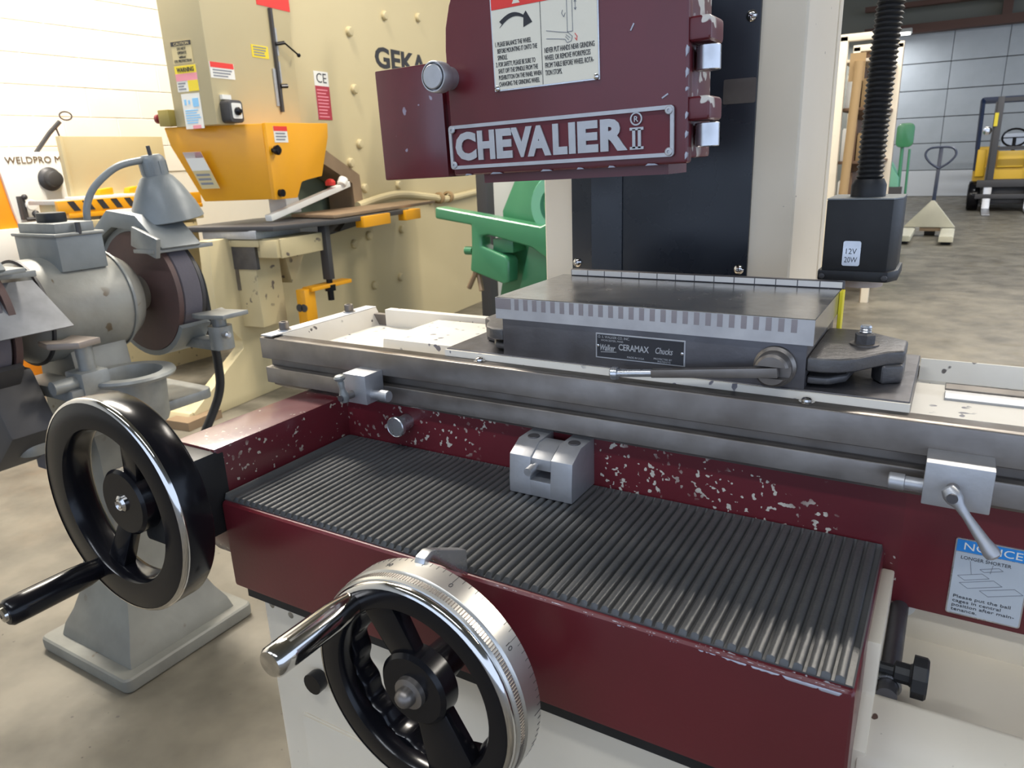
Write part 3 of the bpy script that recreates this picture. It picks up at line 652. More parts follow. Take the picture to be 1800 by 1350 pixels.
# end clamps
def outl(pts): return pts
cl = MB().prism([(.6425,.022),(.6425,.140),(.672,.142),(.690,.128),(.712,.112),(.712,.074),(.700,.066),(.690,.052),(.680,.036),(.668,.026),(.655,.022)], 'z', .0235, .0360).prism([(.690,.112),(.712,.110),(.712,.070),(.697,.060),(.688,.075)], 'z', .0082, .0245).prism([(.6425,.028),(.6425,.130),(.668,.128),(.676,.085),(.672,.045),(.660,.030)], 'z', .0112, .0185).build('end_clamp', mt['castiron'], K, bevel=.003, seg=3)
nu = MB().lathe([(0,0),(.0112,0),(.0112,.0014),(.0085,.0016),(.0085,.0095),(.0068,.0110),(0,.0110)], (.6795,.0830,.0358), Z, 6).build('clamp_nut', mt['castiron'], cl, smooth=20)
MB().cyl((.6795,.0830,.0355),(.6795,.0830,.0375),.0118,n=28).build('nut_washer', mt['steel'], cl)
MB().lathe([(0,0),(.0048,0)]+[(.0048-(.0007 if i % 2 else 0), .008+.0010*i) for i in range(7)]+[(.0040,.0158),(0,.0158)], (.6795,.0830,.0375), Z, 20).build('stud', mt['bright'], cl)
lc = MB().prism([(.3480,.022),(.3480,.140),(.325,.140),(.312,.128),(.298,.108),(.298,.064),(.308,.058),(.314,.044),(.322,.030),(.335,.022)], 'z', .0225, .0350).prism([(.314,.112),(.298,.106),(.298,.066),(.314,.060)], 'z', .0082, .0240).prism([(.3480,.028),(.3480,.130),(.328,.125),(.318,.085),(.322,.045),(.332,.030)], 'z', .0112, .0180).build('end_clamp', mt['castiron'], K, bevel=.003, seg=3)

# ------------------------------------------------------------------ gooseneck machine lamp
LM = thing('machine_lamp', 'black box work lamp on a ribbed flexible hose behind the chuck', 'lamp', (.655,.25,.07))
lb = MB().prism([(.6205,.215),(.6810,.215),(.6880,.232),(.6880,.285),(.6205,.285)], 'z', .0790, .1500).build('lamp_box', mt['blackmatt'], LM, bevel=.0015)
MB().prism([(.6175,.211),(.6830,.211),(.6910,.230),(.6910,.288),(.6175,.288)], 'z', .0690, .0800).build('lamp_rim', mt['blackmatt'], LM, bevel=.002)
MB().prism([(.6205,.215),(.6810,.215),(.6880,.232),(.6880,.285),(.6205,.285)], 'z', .1500, .1512).build('lamp_lid', mt['grey'], LM)
for x, y in ((.622,.2105),(.6800,.2105)): MB().lathe([(.0030,0),(.0028,.0015),(0,.0022)], (x,y,.0740), -Y, 12).build('rim_screw', mt['dkgrey'], lb)
MB().cyl((.655,.250,.060),(.655,.250,.0695),.022,n=28).build('lamp_lens', mt['lens'], LM)
lbp = MB().prism(rbox((.6395,.0845),(.6560,.1095),.002), 'y', .2142, .2152).build('rating_label', mt['bright'], lb)
text('12V', (.6425,.2143,.0965), X, Z, w=.0100, h=.0055, mat=mt['ink'], parent=lbp, depth=.0002)
text('20W', (.6415,.2143,.0880), X, Z, w=.0120, h=.0055, mat=mt['ink'], parent=lbp, depth=.0002)
MB().lathe([(.0165,0),(.0165,.0120),(.0135,.0180),(0,.0180)], (.6540,.250,.1505), Z, 28).build('hose_collar', mt['blackmatt'], LM)
def hosept(t): return Vector((.6540-.002*t+.012*t*t, .250+.004*t, .166+.30*t))
pts = []; rr = []
for i in range(62*4+1):
    t = i/(62*4); pts.append(hosept(t)); rr.append(.0121+.0011*math.cos(i*PI/2))
MB().tube(pts, .012, 18, rr).build('ribbed_hose', mt['blackmatt'], LM, smooth=60)
MB().tube([hosept(1.0), Vector((.655,.27,.52)), Vector((.62,.30,.56)), Vector((.575,.33,.57))], .0115, 14).build('hose_end', mt['blackmatt'], LM)

# ------------------------------------------------------------------ pedestal with bench grinder
PX, PY = -1.09, .375
P = thing('grinder_pedestal', 'grey cast pedestal with a flared square foot standing on the concrete', 'stand', (PX, PY, FZ))
MB().prism(rbox((PX-.21,PY-.195),(PX+.19,PY+.20),.02), 'z', FZ, FZ+.042).build('foot_plate', mt['greywarm'], P, bevel=.012, seg=3)
mb = MB(); rings = [(FZ+.04,.160),(-.97,.150),(-.93,.130),(-.87,.108),(-.78,.092),(-.66,.083),(-.45,.080),(-.40,.088)]
vs = [(PX+a*h, PY+b*h, z) for z, h in rings for a, b in ((-1,-1),(1,-1),(1,1),(-1,1))]
fs = [[4*i+j, 4*i+(j+1) % 4, 4*i+4+(j+1) % 4, 4*i+4+j] for i in range(len(rings)-1) for j in range(4)]+[[3,2,1,0],[4*len(rings)-4+j for j in range(4)]]
mb.add(vs, fs).build('column', mt['greywarm'], P, bevel=.006)
MB().prism(rbox((PX-.14,PY-.25),(PX+.11,PY+.25),.03), 'z', -.40, -.372).build('deck', mt['greycast'], P, bevel=.006)
pot = MB().lathe([(0,-.37),(.066,-.37),(.070,-.36),(.076,-.262),(.098,-.258),(.101,-.252),(.098,-.246),(.072,-.246),(.068,-.262),(.062,-.34),(0,-.345)], (-.905,.352,0), Z, 36).build('water_pot', mt['greycast'], P)
MB().prism([(-1.0,-.26),(-.93,.18)] and [(-1.02,.30),(-.93,.29),(-.93,.45),(-1.02,.45)], 'z', -.39, -.30).build('pot_bracket', mt['greycast'], P, bevel=.004)
MB().cyl((PX-.17,PY-.14,FZ),(PX-.20,PY-.16,FZ+.03),.012,n=10).build('floor_bolt', mt['dkgrey'], P)

B = thing('bench_grinder', 'grey twin-wheel bench grinder with switch box and eye shield on the cast pedestal', 'grinder', (PX, PY, -.372))
MZ = -.098; MY = .350
MB().lathe([(.0,-.175),(.045,-.175),(.060,-.155),(.098,-.140),(.116,-.118),(.121,-.105),(.121,.080),(.116,.100),(.095,.132),(.062,.152),(.045,.180),(0,.180)], (PX,MY,MZ), Y, 48).build('motor', mt['motor'], B)
for h in (-.110, .088): MB().lathe([(.117,-.004),(.124,-.003),(.124,.003),(.117,.004)], (PX,MY+h,MZ), Y, 48, closed=True).build('end_band', mt['dkgrey'] if h < 0 else mt['greycast'], B)
MB().prism([(PX-.10,-.374),(PX+.10,-.374),(PX+.085,-.30),(PX+.07,-.16),(PX-.07,-.16),(PX-.085,-.30)], 'y', MY-.065, MY+.075).build('motor_foot', mt['motor'], B, bevel=.008)
MB().cyl((PX,.06,MZ),(PX,.66,MZ),.016,n=16).build('shaft', mt['steel'], B)
for s, y0, y1 in ((1,.545,.610),(-1,.080,.140)):
    MB().lathe([(.016,0),(.150,0),(.153,.003),(.153,y1-y0-.013),(.150,y1-y0-.01),(.016,y1-y0-.01)], (PX,y0+.005,MZ), Y, 56, closed=True).build('abrasive_wheel', mt['abrasive'], B)
    # guard: inner plate, hood over top and back
    a0, a1 = math.radians(38), math.radians(300)
    MB().lathe([(.020,0),(.157,0),(.157,-.014),(.020,-.014)] if s > 0 else [(.020,0),(.157,0),(.157,.014),(.020,.014)], (PX,y0 if s > 0 else y1,MZ), Y, 48, closed=True).build('guard_plate', mt['guard'], B)
    MB().lathe([(.158,0),(.172,0),(.172,y1-y0+.02),(.158,y1-y0+.02)], (PX,y0-.012,MZ), Y, 40, closed=True, arc=(math.radians(30),math.radians(318)) , ref=(1,0,0)).build('guard_hood', mt['grey'] if s > 0 else mt['dkgrey'], B)
    MB().lathe([(0,0),(.140 if s > 0 else .166,0),(.140 if s > 0 else .166,.010),(0,.010)], (PX,(y1+.004) if s > 0 else (y0-.016),MZ), Y, 48).build('guard_cover', mt['dkgrey'], B)
    # spark arrestor bracket above the front of the wheel
    MB().prism([(PX-.16,MZ+.03),(PX-.13,MZ+.13),(PX-.05,MZ+.168),(PX+.05,MZ+.160),(PX+.125,MZ+.105),(PX+.15,MZ+.120),(PX+.06,MZ+.200),(PX-.06,MZ+.212),(PX-.17,MZ+.14),(PX-.19,MZ+.03)], 'y', y0-.03, y1+.02).build('spark_hood', mt['grey'], B, bevel=.006)
    MB().bar((PX+.055,y0-.04,MZ+.150),(PX+.150,y0-.04,MZ+.120),.012,.05) .box(PX+.06,PX+.14,y0-.05,y1+.06,MZ+.108,MZ+.118).build('shield_bracket', mt['greycast'], B, bevel=.002)
# eye shield of the near wheel
mb = MB(); q = [Vector((-.985,.075,-.005)),Vector((-.985,.225,-.012)),Vector((-.905,.250,-.112)),Vector((-.905,.060,-.112))]
nn = (q[1]-q[0]).cross(q[3]-q[0]).normalized()*.004
mb.add(q+[p+nn for p in q], [[0,1,2,3],[7,6,5,4],[0,4,5,1],[1,5,6,2],[2,6,7,3],[3,7,4,0]]).build('eye_shield', mt['shield'], B, bevel=.001)
MB().bar((-1.0,.07,.006),(-1.0,.24,.0),.014,.014).bar((-1.04,.10,.04),(-1.0,.10,.006),.02,.02).build('shield_rod', mt['greycast'], B, bevel=.002)
# dust chute of the near wheel
MB().prism([(PX-.15,-.20),(PX+.10,-.20),(PX+.16,-.33),(PX+.04,-.43),(PX-.12,-.40)], 'y', .085, .185).build('dust_chute', mt['dkgrey'], B, bevel=.01)
MB().box(PX-.02,PX+.06,.20,.27,-.47,-.36).build('chute_bracket', mt['navy'], B)
# tool rests
tr = MB().bar((PX-.06,.600,-.236),(-.868,.600,-.236),.050,.026).build('rest_arm', mt['greycast'], B, bevel=.006)
MB().cyl((-.882,.600,-.245),(-.882,.600,-.185),.030,n=24).build('rest_socket', mt['greycast'], B)
MB().cyl((-.882,.600,-.19),(-.882,.600,-.16),.018,n=18).build('rest_post', mt['greycast'], B)
MB().prism([(-.935,.560),(-.90,.555),(-.83,.575),(-.83,.655),(-.90,.640),(-.935,.655),(-.925,.610)], 'z', -.162, -.150).build('tool_rest', mt['greycast'], B, bevel=.003)
MB().lathe([(.009,0),(.009,.016),(.006,.020),(0,.020)], (-.856,.590,-.205), X, 12).build('rest_screw', mt['bright'], B)
MB().prism([(-.985,.205),(-.945,.235),(-.975,.275),(-.885,.290),(-.875,.235),(-.93,.195)], 'z', -.160, -.145).build('tool_rest', M('worn_tool_rest', (.26,.22,.19), .5, .3), B, bevel=.004)
MB().cyl((-.905,.258,-.24),(-.905,.258,-.155),.018,n=18).build('rest_post', mt['greycast'], B)
MB().box(-.945,-.875,.225,.290,-.275,-.215).build('rest_socket', mt['greycast'], B, bevel=.008)
MB().cyl((-.905,.225,-.238),(-.905,.175,-.238),.016,n=16).build('socket_screw', mt['greycast'], B)
MB().bar((PX-.02,.235,-.262),(-.88,.235,-.262),.07,.028).build('rest_arm', mt['greycast'], B, bevel=.006)
# switch box on the motor
sb = MB().box(-1.180,-1.0,.300,.408,-.008,.072).build('switch_box', mt['grey'], B, bevel=.003)
MB().box(-1.185,-.995,.295,.413,.070,.078).prism([(-1.170,.308),(-1.012,.308),(-1.012,.400),(-1.170,.400)], 'z', .077, .100).build('box_lid', mt['greycast'], sb, bevel=.006)
MB().prism(rbox((-1.130,.325),(-1.060,.375),.02), 'z', .099, .122).build('switch_rocker', mt['blackmatt'], sb, bevel=.004)
MB().cyl((-1.0,.355,.073),(-1.0,.355,.100),.006,n=10).build('lid_catch', mt['dkgrey'], sb)
MB().prism(rbox((PX-.045,-.02),(PX+.02,.02),.018), 'z', .0, .001) if False else None
tp = thing('task_lamp', 'grey gooseneck task lamp with a cone shade, fixed behind the grinder switch box', 'lamp', (-1.08,.43,.06))
a = Vector((0,.12,-1)).normalized(); o = Vector((-1.05,.600,.255))
MB().lathe([(.0,.012),(.022,.010),(.030,.018),(.032,.028),(.032,.060),(.040,.066),(.057,.092),(.078,.135),(.087,.162),(.090,.172),(.087,.174),(.084,.162),(.074,.135),(.052,.096),(.034,.072),(0,.070)], o, a, 40).build('shade', mt['grey'], tp)
for k in range(8):
    t = 2*PI*k/8; e = a.orthogonal().normalized(); e = e*math.cos(t)+a.cross(e)*math.sin(t)
    MB().bar(o+a*.026+e*.0315, o+a*.056+e*.0315, .008, .003, up=e).build('vent_slot', mt['grey'], tp)
MB().cyl(o+a*.012, o-a*.012, .005, n=10).build('shade_stem', mt['dkgrey'], tp)
MB().lathe([(0,0),(.022,0),(.022,.045),(0,.045)], o+a*.09, a, 16).build('lamp_socket', mt['dkgrey'], tp)
pts = [Vector((-1.08,.425,.060)),Vector((-1.075,.425,.12)),Vector((-1.07,.445,.165)),Vector((-1.06,.480,.200)),Vector((-1.055,.520,.222)),Vector((-1.05,.572,.232))]
def smooth_path(p, n=6):
    out = []
    for i in range(len(p)-1):
        p0 = p[max(i-1,0)]; p1 = p[i]; p2 = p[i+1]; p3 = p[min(i+2,len(p)-1)]
        for k in range(n):
            t = k/n
            out.append(.5*((2*p1)+(-p0+p2)*t+(2*p0-5*p1+4*p2-p3)*t*t+(-p0+3*p1-3*p2+p3)*t**3))
    return out+[p[-1]]
MB().tube(smooth_path(pts), .0085, 12).build('gooseneck', mt['grey'], tp)
MB().cyl((-1.08,.425,.0),(-1.08,.425,.065),.014,n=14).build('neck_base', mt['grey'], tp)
cp = [Vector((-1.24,.66,-.02)),Vector((-1.20,.74,-.03)),Vector((-1.20,.79,-.10)),Vector((-1.20,.80,-.25)),Vector((-1.20,.808,-.38)),Vector((-1.20,.79,-.48)),Vector((-1.21,.70,-.62)),Vector((-1.25,.62,-.80)),Vector((-1.30,.66,FZ+.012)),Vector((-1.8,.9,FZ+.012))]
cd = MB().tube(smooth_path(cp, 8), .0135, 12).build('power_cord', mt['blackmatt'])
tag(cd, 'thick black power cord drooping behind the bench grinder to the floor', 'cord')

# ------------------------------------------------------------------ cream ironworker with orange guard
I = thing('ironworker', 'large cream hydraulic ironworker with an orange guard and rows of plate bolts', 'machine', (-2.5142,1.578,FZ), math.radians(97))
fr_ = MB().prism([(0,0),(0,.06),(.40,.30),(.40,.345),(.25,.52),(.27,.90),(.93,.90),(.95,.80),(1.62,.86),(1.64,1.17),(1.30,1.345),(.9,1.42),(.62,1.42),(.62,2.75),(3.45,2.75),(3.45,.0)], 'y', 0, .07).build('side_plate', mt['gcream'], I, bevel=.006)
MB().box(.44,1.10,-.012,.27,1.468,2.75).build('head', mt['gcream'], I, bevel=.006)
MB().box(1.7,3.40,.30,.36,.05,2.70).box(.5,3.4,.07,.30,2.4,2.72).box(2.2,3.4,.07,.30,.05,2.4).build('rear_frame', mt['gcream'], I)
MB().box(1.15,1.72,.24,.27,.85,1.55).build('throat_panel', mt['greygrn'], I)
MB().prism([(1.28,1.35),(1.64,1.18),(1.66,.88),(1.56,.88),(1.55,1.13),(1.25,1.27)], 'y', -.004, .20).build('throat_lining', mt['brown'], I)
MB().prism([(.95,.80),(1.62,.862),(1.62,.905),(1.45,.90),(1.36,.84),(.95,.83)], 'y', -.006, .20).build('lower_arm_edge', mt['dkgrey'], I)
MB().box(1.0,1.36,.10,.14,.80,.93).build('offcut_chute', mt['white'], I)
MB().prism([(-.05,0),(.42,0),(.36,.10),(-.02,.06)], 'y', .01, .16).build('foot', mt['gcream'], I, bevel=.01)
MB().box(-.10,.12,-.06,.10,0,.045).build('shim', mt['brown'], I)
# plate bolts
bolt = None
for x, z in [(1.675,2.05),(1.670,1.71),(1.673,1.374),(1.552,1.258),(1.683,1.091),(2.105,1.093),(2.10,.778),(1.677,.778),(1.50,.74),(1.689,.435),(2.031,.437),(.485,.617),(.798,.729),(2.10,2.20),(2.55,2.25),(2.55,1.40),(2.55,.95),(2.10,1.55)]:
    if bolt is None: o = bolt = MB().lathe([(.030,0),(.030,.016),(.024,.024),(0,.026)], (x,0,z), -Y, 14).build('plate_bolt', mt['gcream'], I)
    else: o = bolt.copy(); COL.objects.link(o); o.location = bolt.location+Vector((x-1.675,0,z-2.05))
text('GEKA', (1.95,0,1.865), X, Z, w=.68, h=.135, mat=mt['ink'], parent=I, depth=.003, bold=.03)
# orange guard
r1 = [(.42,.34),(.609,-.15),(1.135,-.15),(1.12,.28)]; r3 = [(.50,.22),(.615,-.15),(.80,-.14),(.78,.22)]; r2 = [(.425,.32),(.609,-.15),(1.12,-.15),(1.10,.28)]
vs = [(x,y,1.470) for x, y in r1]+[(x,y,1.375) for x, y in r2]+[(x,y,1.085) for x, y in r3]
fs = [[0,1,2,3],[11,10,9,8]]+[[4*i+j,4*i+4+j,4*i+4+(j+1) % 4,4*i+(j+1) % 4] for i in range(2) for j in range(4)]
cv = MB().add(vs, fs).build('guard_cover', mt['orange'], I, bevel=.006, seg=2)
MB().prism([(.612,1.472),(1.135,1.482),(1.124,1.405),(1.03,1.19),(.90,1.175),(.845,1.165),(.795,1.082),(.614,1.082)], 'y', -.172, -.145).build('guard_door', mt['orange'], cv, bevel=.004)
kk = MB().lathe([(0,0),(.012,0),(.012,.02),(.024,.024),(.026,.040),(.018,.048),(0,.05)], (.640,-.17,1.335), -Y, 16).build('door_knob', mt['black'], cv)
MB().lathe([(0,0),(.02,0),(.02,.03),(0,.03)], (.655,-.165,1.115), -Y, 14).build('door_catch', mt['black'], cv)
def sticker(o, u, v, w, h, field, bands, lines, parent, name='sticker', ink=None):
    """thin label; bands = (y0,y1,x0,x1,material) in 0..1 of the label"""
    o, u, v = Vector(o), Vector(u).normalized(), Vector(v).normalized(); n = u.cross(v)
    def quad(x0,x1,y0,y1,d0,d1):
        p = [o+u*w*a+v*h*b for a, b in ((x0,y0),(x1,y0),(x1,y1),(x0,y1))]
        return [q+n*d0 for q in p]+[q+n*d1 for q in p]
    F6 = [[3,2,1,0],[4,5,6,7],[0,1,5,4],[1,2,6,5],[2,3,7,6],[3,0,4,7]]
    st = MB().add(quad(0,1,0,1,-.001,.002), F6).build(name, field, parent, smooth=0)
    for y0, y1, x0, x1, m in bands: MB().add(quad(x0,x1,y0,y1,.001,.003), F6).build('colour_band', m, st, smooth=0)
    if lines:
        mb = MB()
        for y0, y1, x0, x1 in lines: mb.add(quad(x0,x1,y0,y1,.001,.0028), F6)
        mb.build('print_lines', ink or mt['inkgrey'], st, smooth=0)
    return st
def lines(n, y0, y1, x0=.1, x1=.9):
    s = (y1-y0)/n; return [(y0+s*i+s*.25, y0+s*i+s*.75, x0, x1-random.uniform(0,.2)) for i in range(n)]
EO = Vector((-.01,0,0))
def es(y, z): return (.439, y, z)                       # end face of the head, u runs toward -y
c_ = sticker(es(.215,1.765), (0,-1,0), Z, .135, .105, mt['tan'], [(.80,1,.0,1,mt['ink'])], None, I)
text('CAUTION', (.4365,.195,1.852), (0,-1,0), Z, w=.10, h=.013, mat=mt['tan'], parent=c_, depth=.001)
text('DO NOT\nOPERATE\nwithout\nEYE PROTECTION', (.4365,.205,1.772), (0,-1,0), Z, w=.115, h=.070, mat=mt['ink'], parent=c_, depth=.001, align='C')
w_ = sticker(es(.215,1.635), (0,-1,0), Z, .145, .122, mt['white'], [(.70,1,0,1,mt['yellow']),(.42,.70,0,1,mt['pink']),(0,.42,.52,1,mt['yellow'])], lines(3,.05,.38,.05,.48), I)
text('WARNING', (.4355,.20,1.727), (0,-1,0), Z, w=.115, h=.022, mat=mt['ink'], parent=w_, depth=.001, bold=.02)
sticker(es(.200,1.455), (0,-1,0), Z, .125, .170, mt['white'], [(.62,.86,.58,.90,mt['ltblue']),(0,.10,.40,.85,mt['pink'])], lines(6,.14,.56,.1,.9)+[(.68,.84,.12,.24),(.70,.82,.34,.44)], I, ink=mt['ltblue'])
def ss(x, z, d=-.0125): return (x, d, z)
sticker(ss(.445,1.690), X, Z, .165, .075, mt['white'], [(.66,1,.02,.98,mt['redink'])], lines(3,.06,.60), I)
sticker(ss(.760,1.815), X, Z, .128, .062, mt['yellow'], [], lines(4,.1,.95), I)
sticker(ss(.845,2.080), X, Z, .265, .20, mt['redink'], [], None, I)
ce = sticker((1.275,-.002,1.515), X, Z, .135, .275, mt['white'], [(0,.70,0,1,M('dark_red_print',(.40,.03,.05),.5))], None, I)
text('CE', (1.295,-.004,1.725), X, Z, w=.095, h=.055, mat=mt['ink'], parent=ce, depth=.001)
MB().add([ (1.29,-.0045,1.53+.015*i) for i in range(2)]+[(1.39,-.0045,1.53),(1.39,-.0045,1.545)], [[0,2,3,1]]) if False else None
pn_ = mt['pink']; mb = MB()
for i in range(9): mb.box(1.287,1.395-random.uniform(0,.03),-.0052,-.003,1.530+.019*i,1.536+.019*i)
mb.build('print_lines', pn_, ce, smooth=0)
sticker((.50,.21,1.22), Vector((.115,-.43,0)), Vector((-.05,.07,.26)), .11, .105, mt['tan'], [(.5,1,0,1,mt['white']),(.82,1,0,1,mt['pink'])], lines(2,.1,.45)+lines(2,.55,.78), cv) if False else None
# sticker on the slanted face of the guard, and on the guard door
s0 = Vector((.4655,.178,1.155)); su = Vector((.115,-.37,0)).normalized(); sv = Vector((-.062,.085,.29)).normalized(); sn = su.cross(sv)
sticker(s0+sn*.012, su, sv, .10, .20, mt['tan'], [(.5,1,0,1,mt['white']),(.84,1,0,1,mt['pink'])], lines(3,.08,.44)+lines(2,.55,.80), cv)
sticker((.665,-.173,1.375), X, Z, .105, .082, mt['white'], [(.70,1,0,1,mt['redink'])], lines(3,.08,.64), cv)
# key switch, travel scale with stops, push button
ks = MB().prism(rbox((.475,1.475),(.570,1.585),.02), 'y', -.075, -.010).build('key_switch', mt['dkgrey'], I, bevel=.006)
MB().prism(rbox((.490,1.495),(.555,1.570),.008), 'y', -.079, -.074).build('switch_face', mt['white'], ks)
MB().lathe([(0,0),(.020,0),(.020,.012),(.010,.025),(0,.025)], (.522,-.078,1.530), -Y, 18).build('switch_knob', mt['black'], ks)
MB().box(.485,.545,-.030,-.010,1.590,1.612).build('switch_tab', mt['white'], ks)
ts = MB().box(.928,.944,-.030,-.010,1.545,2.075).build('travel_scale', mt['dkgrey'], I)
MB().box(.948,.968,-.020,-.012,1.84,1.98).box(.948,.966,-.020,-.012,1.70,1.81).box(.902,.922,-.020,-.012,1.575,1.77).build('scale_plate', mt['alum'], ts)
MB().cyl((.938,-.03,1.895),(.985,-.05,1.905),.010,n=10).cyl((.985,-.05,1.905),(1.085,-.06,1.850),.005,n=8).sphere((1.085,-.06,1.850),.012,10).build('upper_stop', mt['black'], ts)
MB().cyl((.938,-.03,1.680),(.975,-.045,1.682),.012,n=10).build('lower_stop', mt['black'], ts)
pbx = MB().box(.40,.47,.27,.345,1.475,1.555).build('button_box', M('olive_box',(.28,.22,.05),.5), I, bevel=.004)
MB().lathe([(.012,0),(.012,.02),(.024,.024),(.024,.04),(0,.045)], (.43,.345,1.515), Y, 16).build('push_button', M('dark_red_plastic',(.18,.02,.03),.4), pbx)
# punch table, dies and stops
MB().prism([(.34,.28),(.42,-.30),(.80,-.42),(1.55,-.42),(1.55,.0),(1.2,.05),(.9,.25)], 'z', .935, .962).build('punch_table', mt['dkgrey'], I, bevel=.005)
MB().prism([(.80,-.40),(2.0,-.36),(2.06,-.10),(.9,-.02)], 'z', .966, .986).build('sliding_table', mt['brown'], I, bevel=.004)
for x0, x1 in ((1.02,1.30),(1.48,1.66)): MB().box(x0,x1,-.44,-.38,.895,.958).build('stop_block', mt['orange'], I, bevel=.004)
MB().bar((.62,-.10,.985),(1.42,-.06,1.13),.045,.035).cyl((1.33,-.08,1.128),(1.36,-.08,1.165),.03,n=12).build('hold_down_lever', mt['white'], I, bevel=.006)
MB().lathe([(0,0),(.03,.0),(.032,.02),(.02,.035),(0,.04)], (1.22,-.08,1.13), Z, 12).build('red_knob', mt['redink'], I)
MB().prism([(.86,1.15),(.96,1.15),(.99,.99),(.86,.99)], 'y', -.03, .10).build('punch_holder', mt['white'], I, bevel=.008)
dh = MB().box(.40,.75,-.20,.17,.895,.940).build('die_head', mt['alum'], I, bevel=.004)
MB().box(.44,.80,-.32,.15,.795,.895).build('die_holder', mt['gcream2'], I, bevel=.006)
MB().box(.415,.445,-.31,-.20,.80,.89).box(.415,.445,.05,.14,.80,.89).box(.41,.445,-.20,.05,.855,.89).build('die_clamp', mt['gcream2'], I, bevel=.003)
MB().box(.420,.442,-.16,.03,.735,.855).build('die_window', mt['steeldk'], I)
MB().box(.43,.62,-.14,.14,.42,.800).build('die_post', mt['gcream2'], I, bevel=.005)
MB().box(.424,.432,-.02,.09,.62,.76).build('post_window', mt['steel'], I)
MB().prism([(.66,.80),(.86,.80),(.70,.62)], 'y', -.14, -.02).build('die_gusset', mt['gcream2'], I)
MB().bar((.80,-.32,.945),(.80,-.32,.63),.052,.04,up=X).build('depth_bar', mt['dkgrey'], I, bevel=.003)
MB().cyl((.80,-.32,.63),(.80,-.32,.51),.018,n=12).cyl((.80,-.32,.60),(.80,-.32,.565),.034,n=6).build('depth_stud', mt['black'], I)
st_ = MB().box(.60,.69,-.30,-.24,.40,.60).bar((.65,-.28,.595),(.95,-.33,.60),.08,.022,up=Z).build('stop_bracket', mt['orange'], I, bevel=.004)
for y_ in (-.255,-.285): MB().cyl((.603,y_,.50),(.597,y_,.50),.022,n=14).build('bracket_bolt', mt['dkgrey'], st_)
# hydraulic lines and strap
MB().tube(smooth_path([Vector((1.55,-.03,.985)),Vector((2.0,-.04,1.03)),Vector((2.5,-.04,.985)),Vector((2.75,-.04,.955)),Vector((3.45,-.04,.99))]), .026, 10).build('air_hose', mt['gcream'], I)
for x in (2.63, 2.78): MB().lathe([(.03,-.02),(.045,-.015),(.045,.015),(.03,.02)], (x,-.04,.968), X, 12, closed=True).build('hose_clip', mt['card'], I)
MB().tube(smooth_path([Vector((.33,.40,.93)),Vector((.25,.36,.86)),Vector((.22,.30,.72)),Vector((.26,.2,.55))]), .034, 10).build('hydraulic_hose', mt['blackmatt'], I)
MB().box(.45,1.2,.30,.55,.30,.66).build('motor_box', mt['dkgrey'], I)

# ------------------------------------------------------------------ green machine behind the chuck
Q = thing('green_notcher', 'green enamelled machine with a projecting arm and rounded jaw, behind the chuck', 'machine', (-1.0,2.8,FZ))
MB().prism([(-1.225,.10),(-1.14,.32),(-.75,.40),(-.55,.20),(-.55,FZ),(-1.42,FZ),(-1.36,-.57),(-1.30,-.30),(-1.31,-.06)], 'y', 2.72, 2.90).build('frame', mt['green'], Q, bevel=.01)
MB().prism([(-1.626,-.029),(-1.40,-.062),(-1.0,-.122),(-.85,-.06),(-.60,-.08),(-.60,-.32),(-.98,-.27),(-1.05,-.225),(-1.30,-.168),(-1.345,-.175),(-1.345,-.225),(-1.20,-.275),(-1.185,-.300),(-1.19,-.405),(-1.22,-.415),(-1.425,-.355),(-1.410,-.250),(-1.405,-.120),(-1.63,-.088)], 'y', 2.56, 2.66).build('arm', mt['green'], Q, bevel=.014, seg=3)
MB().box(-1.30,-1.18,2.60,2.80,-.26,-.19).build('jaw_block', mt['green'], Q, bevel=.006)
MB().prism([(-1.10,-.18),(-.70,-.18),(-.70,-.60),(-1.22,-.60)], 'y', 2.64, 2.74).build('body_step', mt['green'], Q, bevel=.012)
MB().lathe([(.10,0),(.15,0),(.16,.02),(.15,.04),(.10,.04)], (-.93,2.66,-.03), -Y, 36, closed=True).build('pivot_ring', mt['ltgreen'], Q)
MB().cyl((-1.425,2.60,-.255),(-1.47,2.60,-.255),.022,n=12).build('jaw_screw', mt['green'], Q)
MB().tube([(-1.405,2.6,-.33),(-1.40,2.58,-.36),(-1.45,2.58,-.45)], .014, 8).tube([(-1.40,2.6,-.36),(-1.37,2.58,-.46)], .014, 8).build('stop_prong', mt['brown'], Q)
MB().prism([(-1.06,.20),(-1.02,.22),(-.90,.05),(-.94,.03)], 'y', 2.66, 2.72).build('frame_rib', mt['ltgreen'], Q)
pt = thing('steel_post', 'dark steel post standing beside the green machine', 'post', (-1.72,3.2,FZ))
MB().box(-1.765,-1.690,3.17,3.25,FZ,1.3).build('shaft', mt['dkgrey'], pt, bevel=.004)
MB().box(-1.80,-1.64,3.12,3.30,FZ,FZ+.012).build('base_plate', mt['dkgrey'], pt)
cb_ = thing('grey_cabinet', 'pale grey metal cabinet standing behind the green machine', 'cabinet', (-1.35,3.7,FZ))
MB().box(-1.88,-.9,3.55,3.95,FZ,.95).build('cabinet_body', M('pale_grey_enamel',(.50,.52,.50),.5), cb_, bevel=.006)
for s in (-1,1): MB().box(-1.39+s*.24-.23,-1.39+s*.24+.23,3.535,3.552,FZ+.08,.90).build('cabinet_door', M('pale_grey_enamel2',(.50,.52,.50),.5) if s < 0 else bpy.data.materials['pale_grey_enamel2'], cb_, bevel=.004)
MB().cyl((-1.36,3.535,-.2),(-1.36,3.515,-.2),.015,n=10).build('door_knob', mt['dkgrey'], cb_)

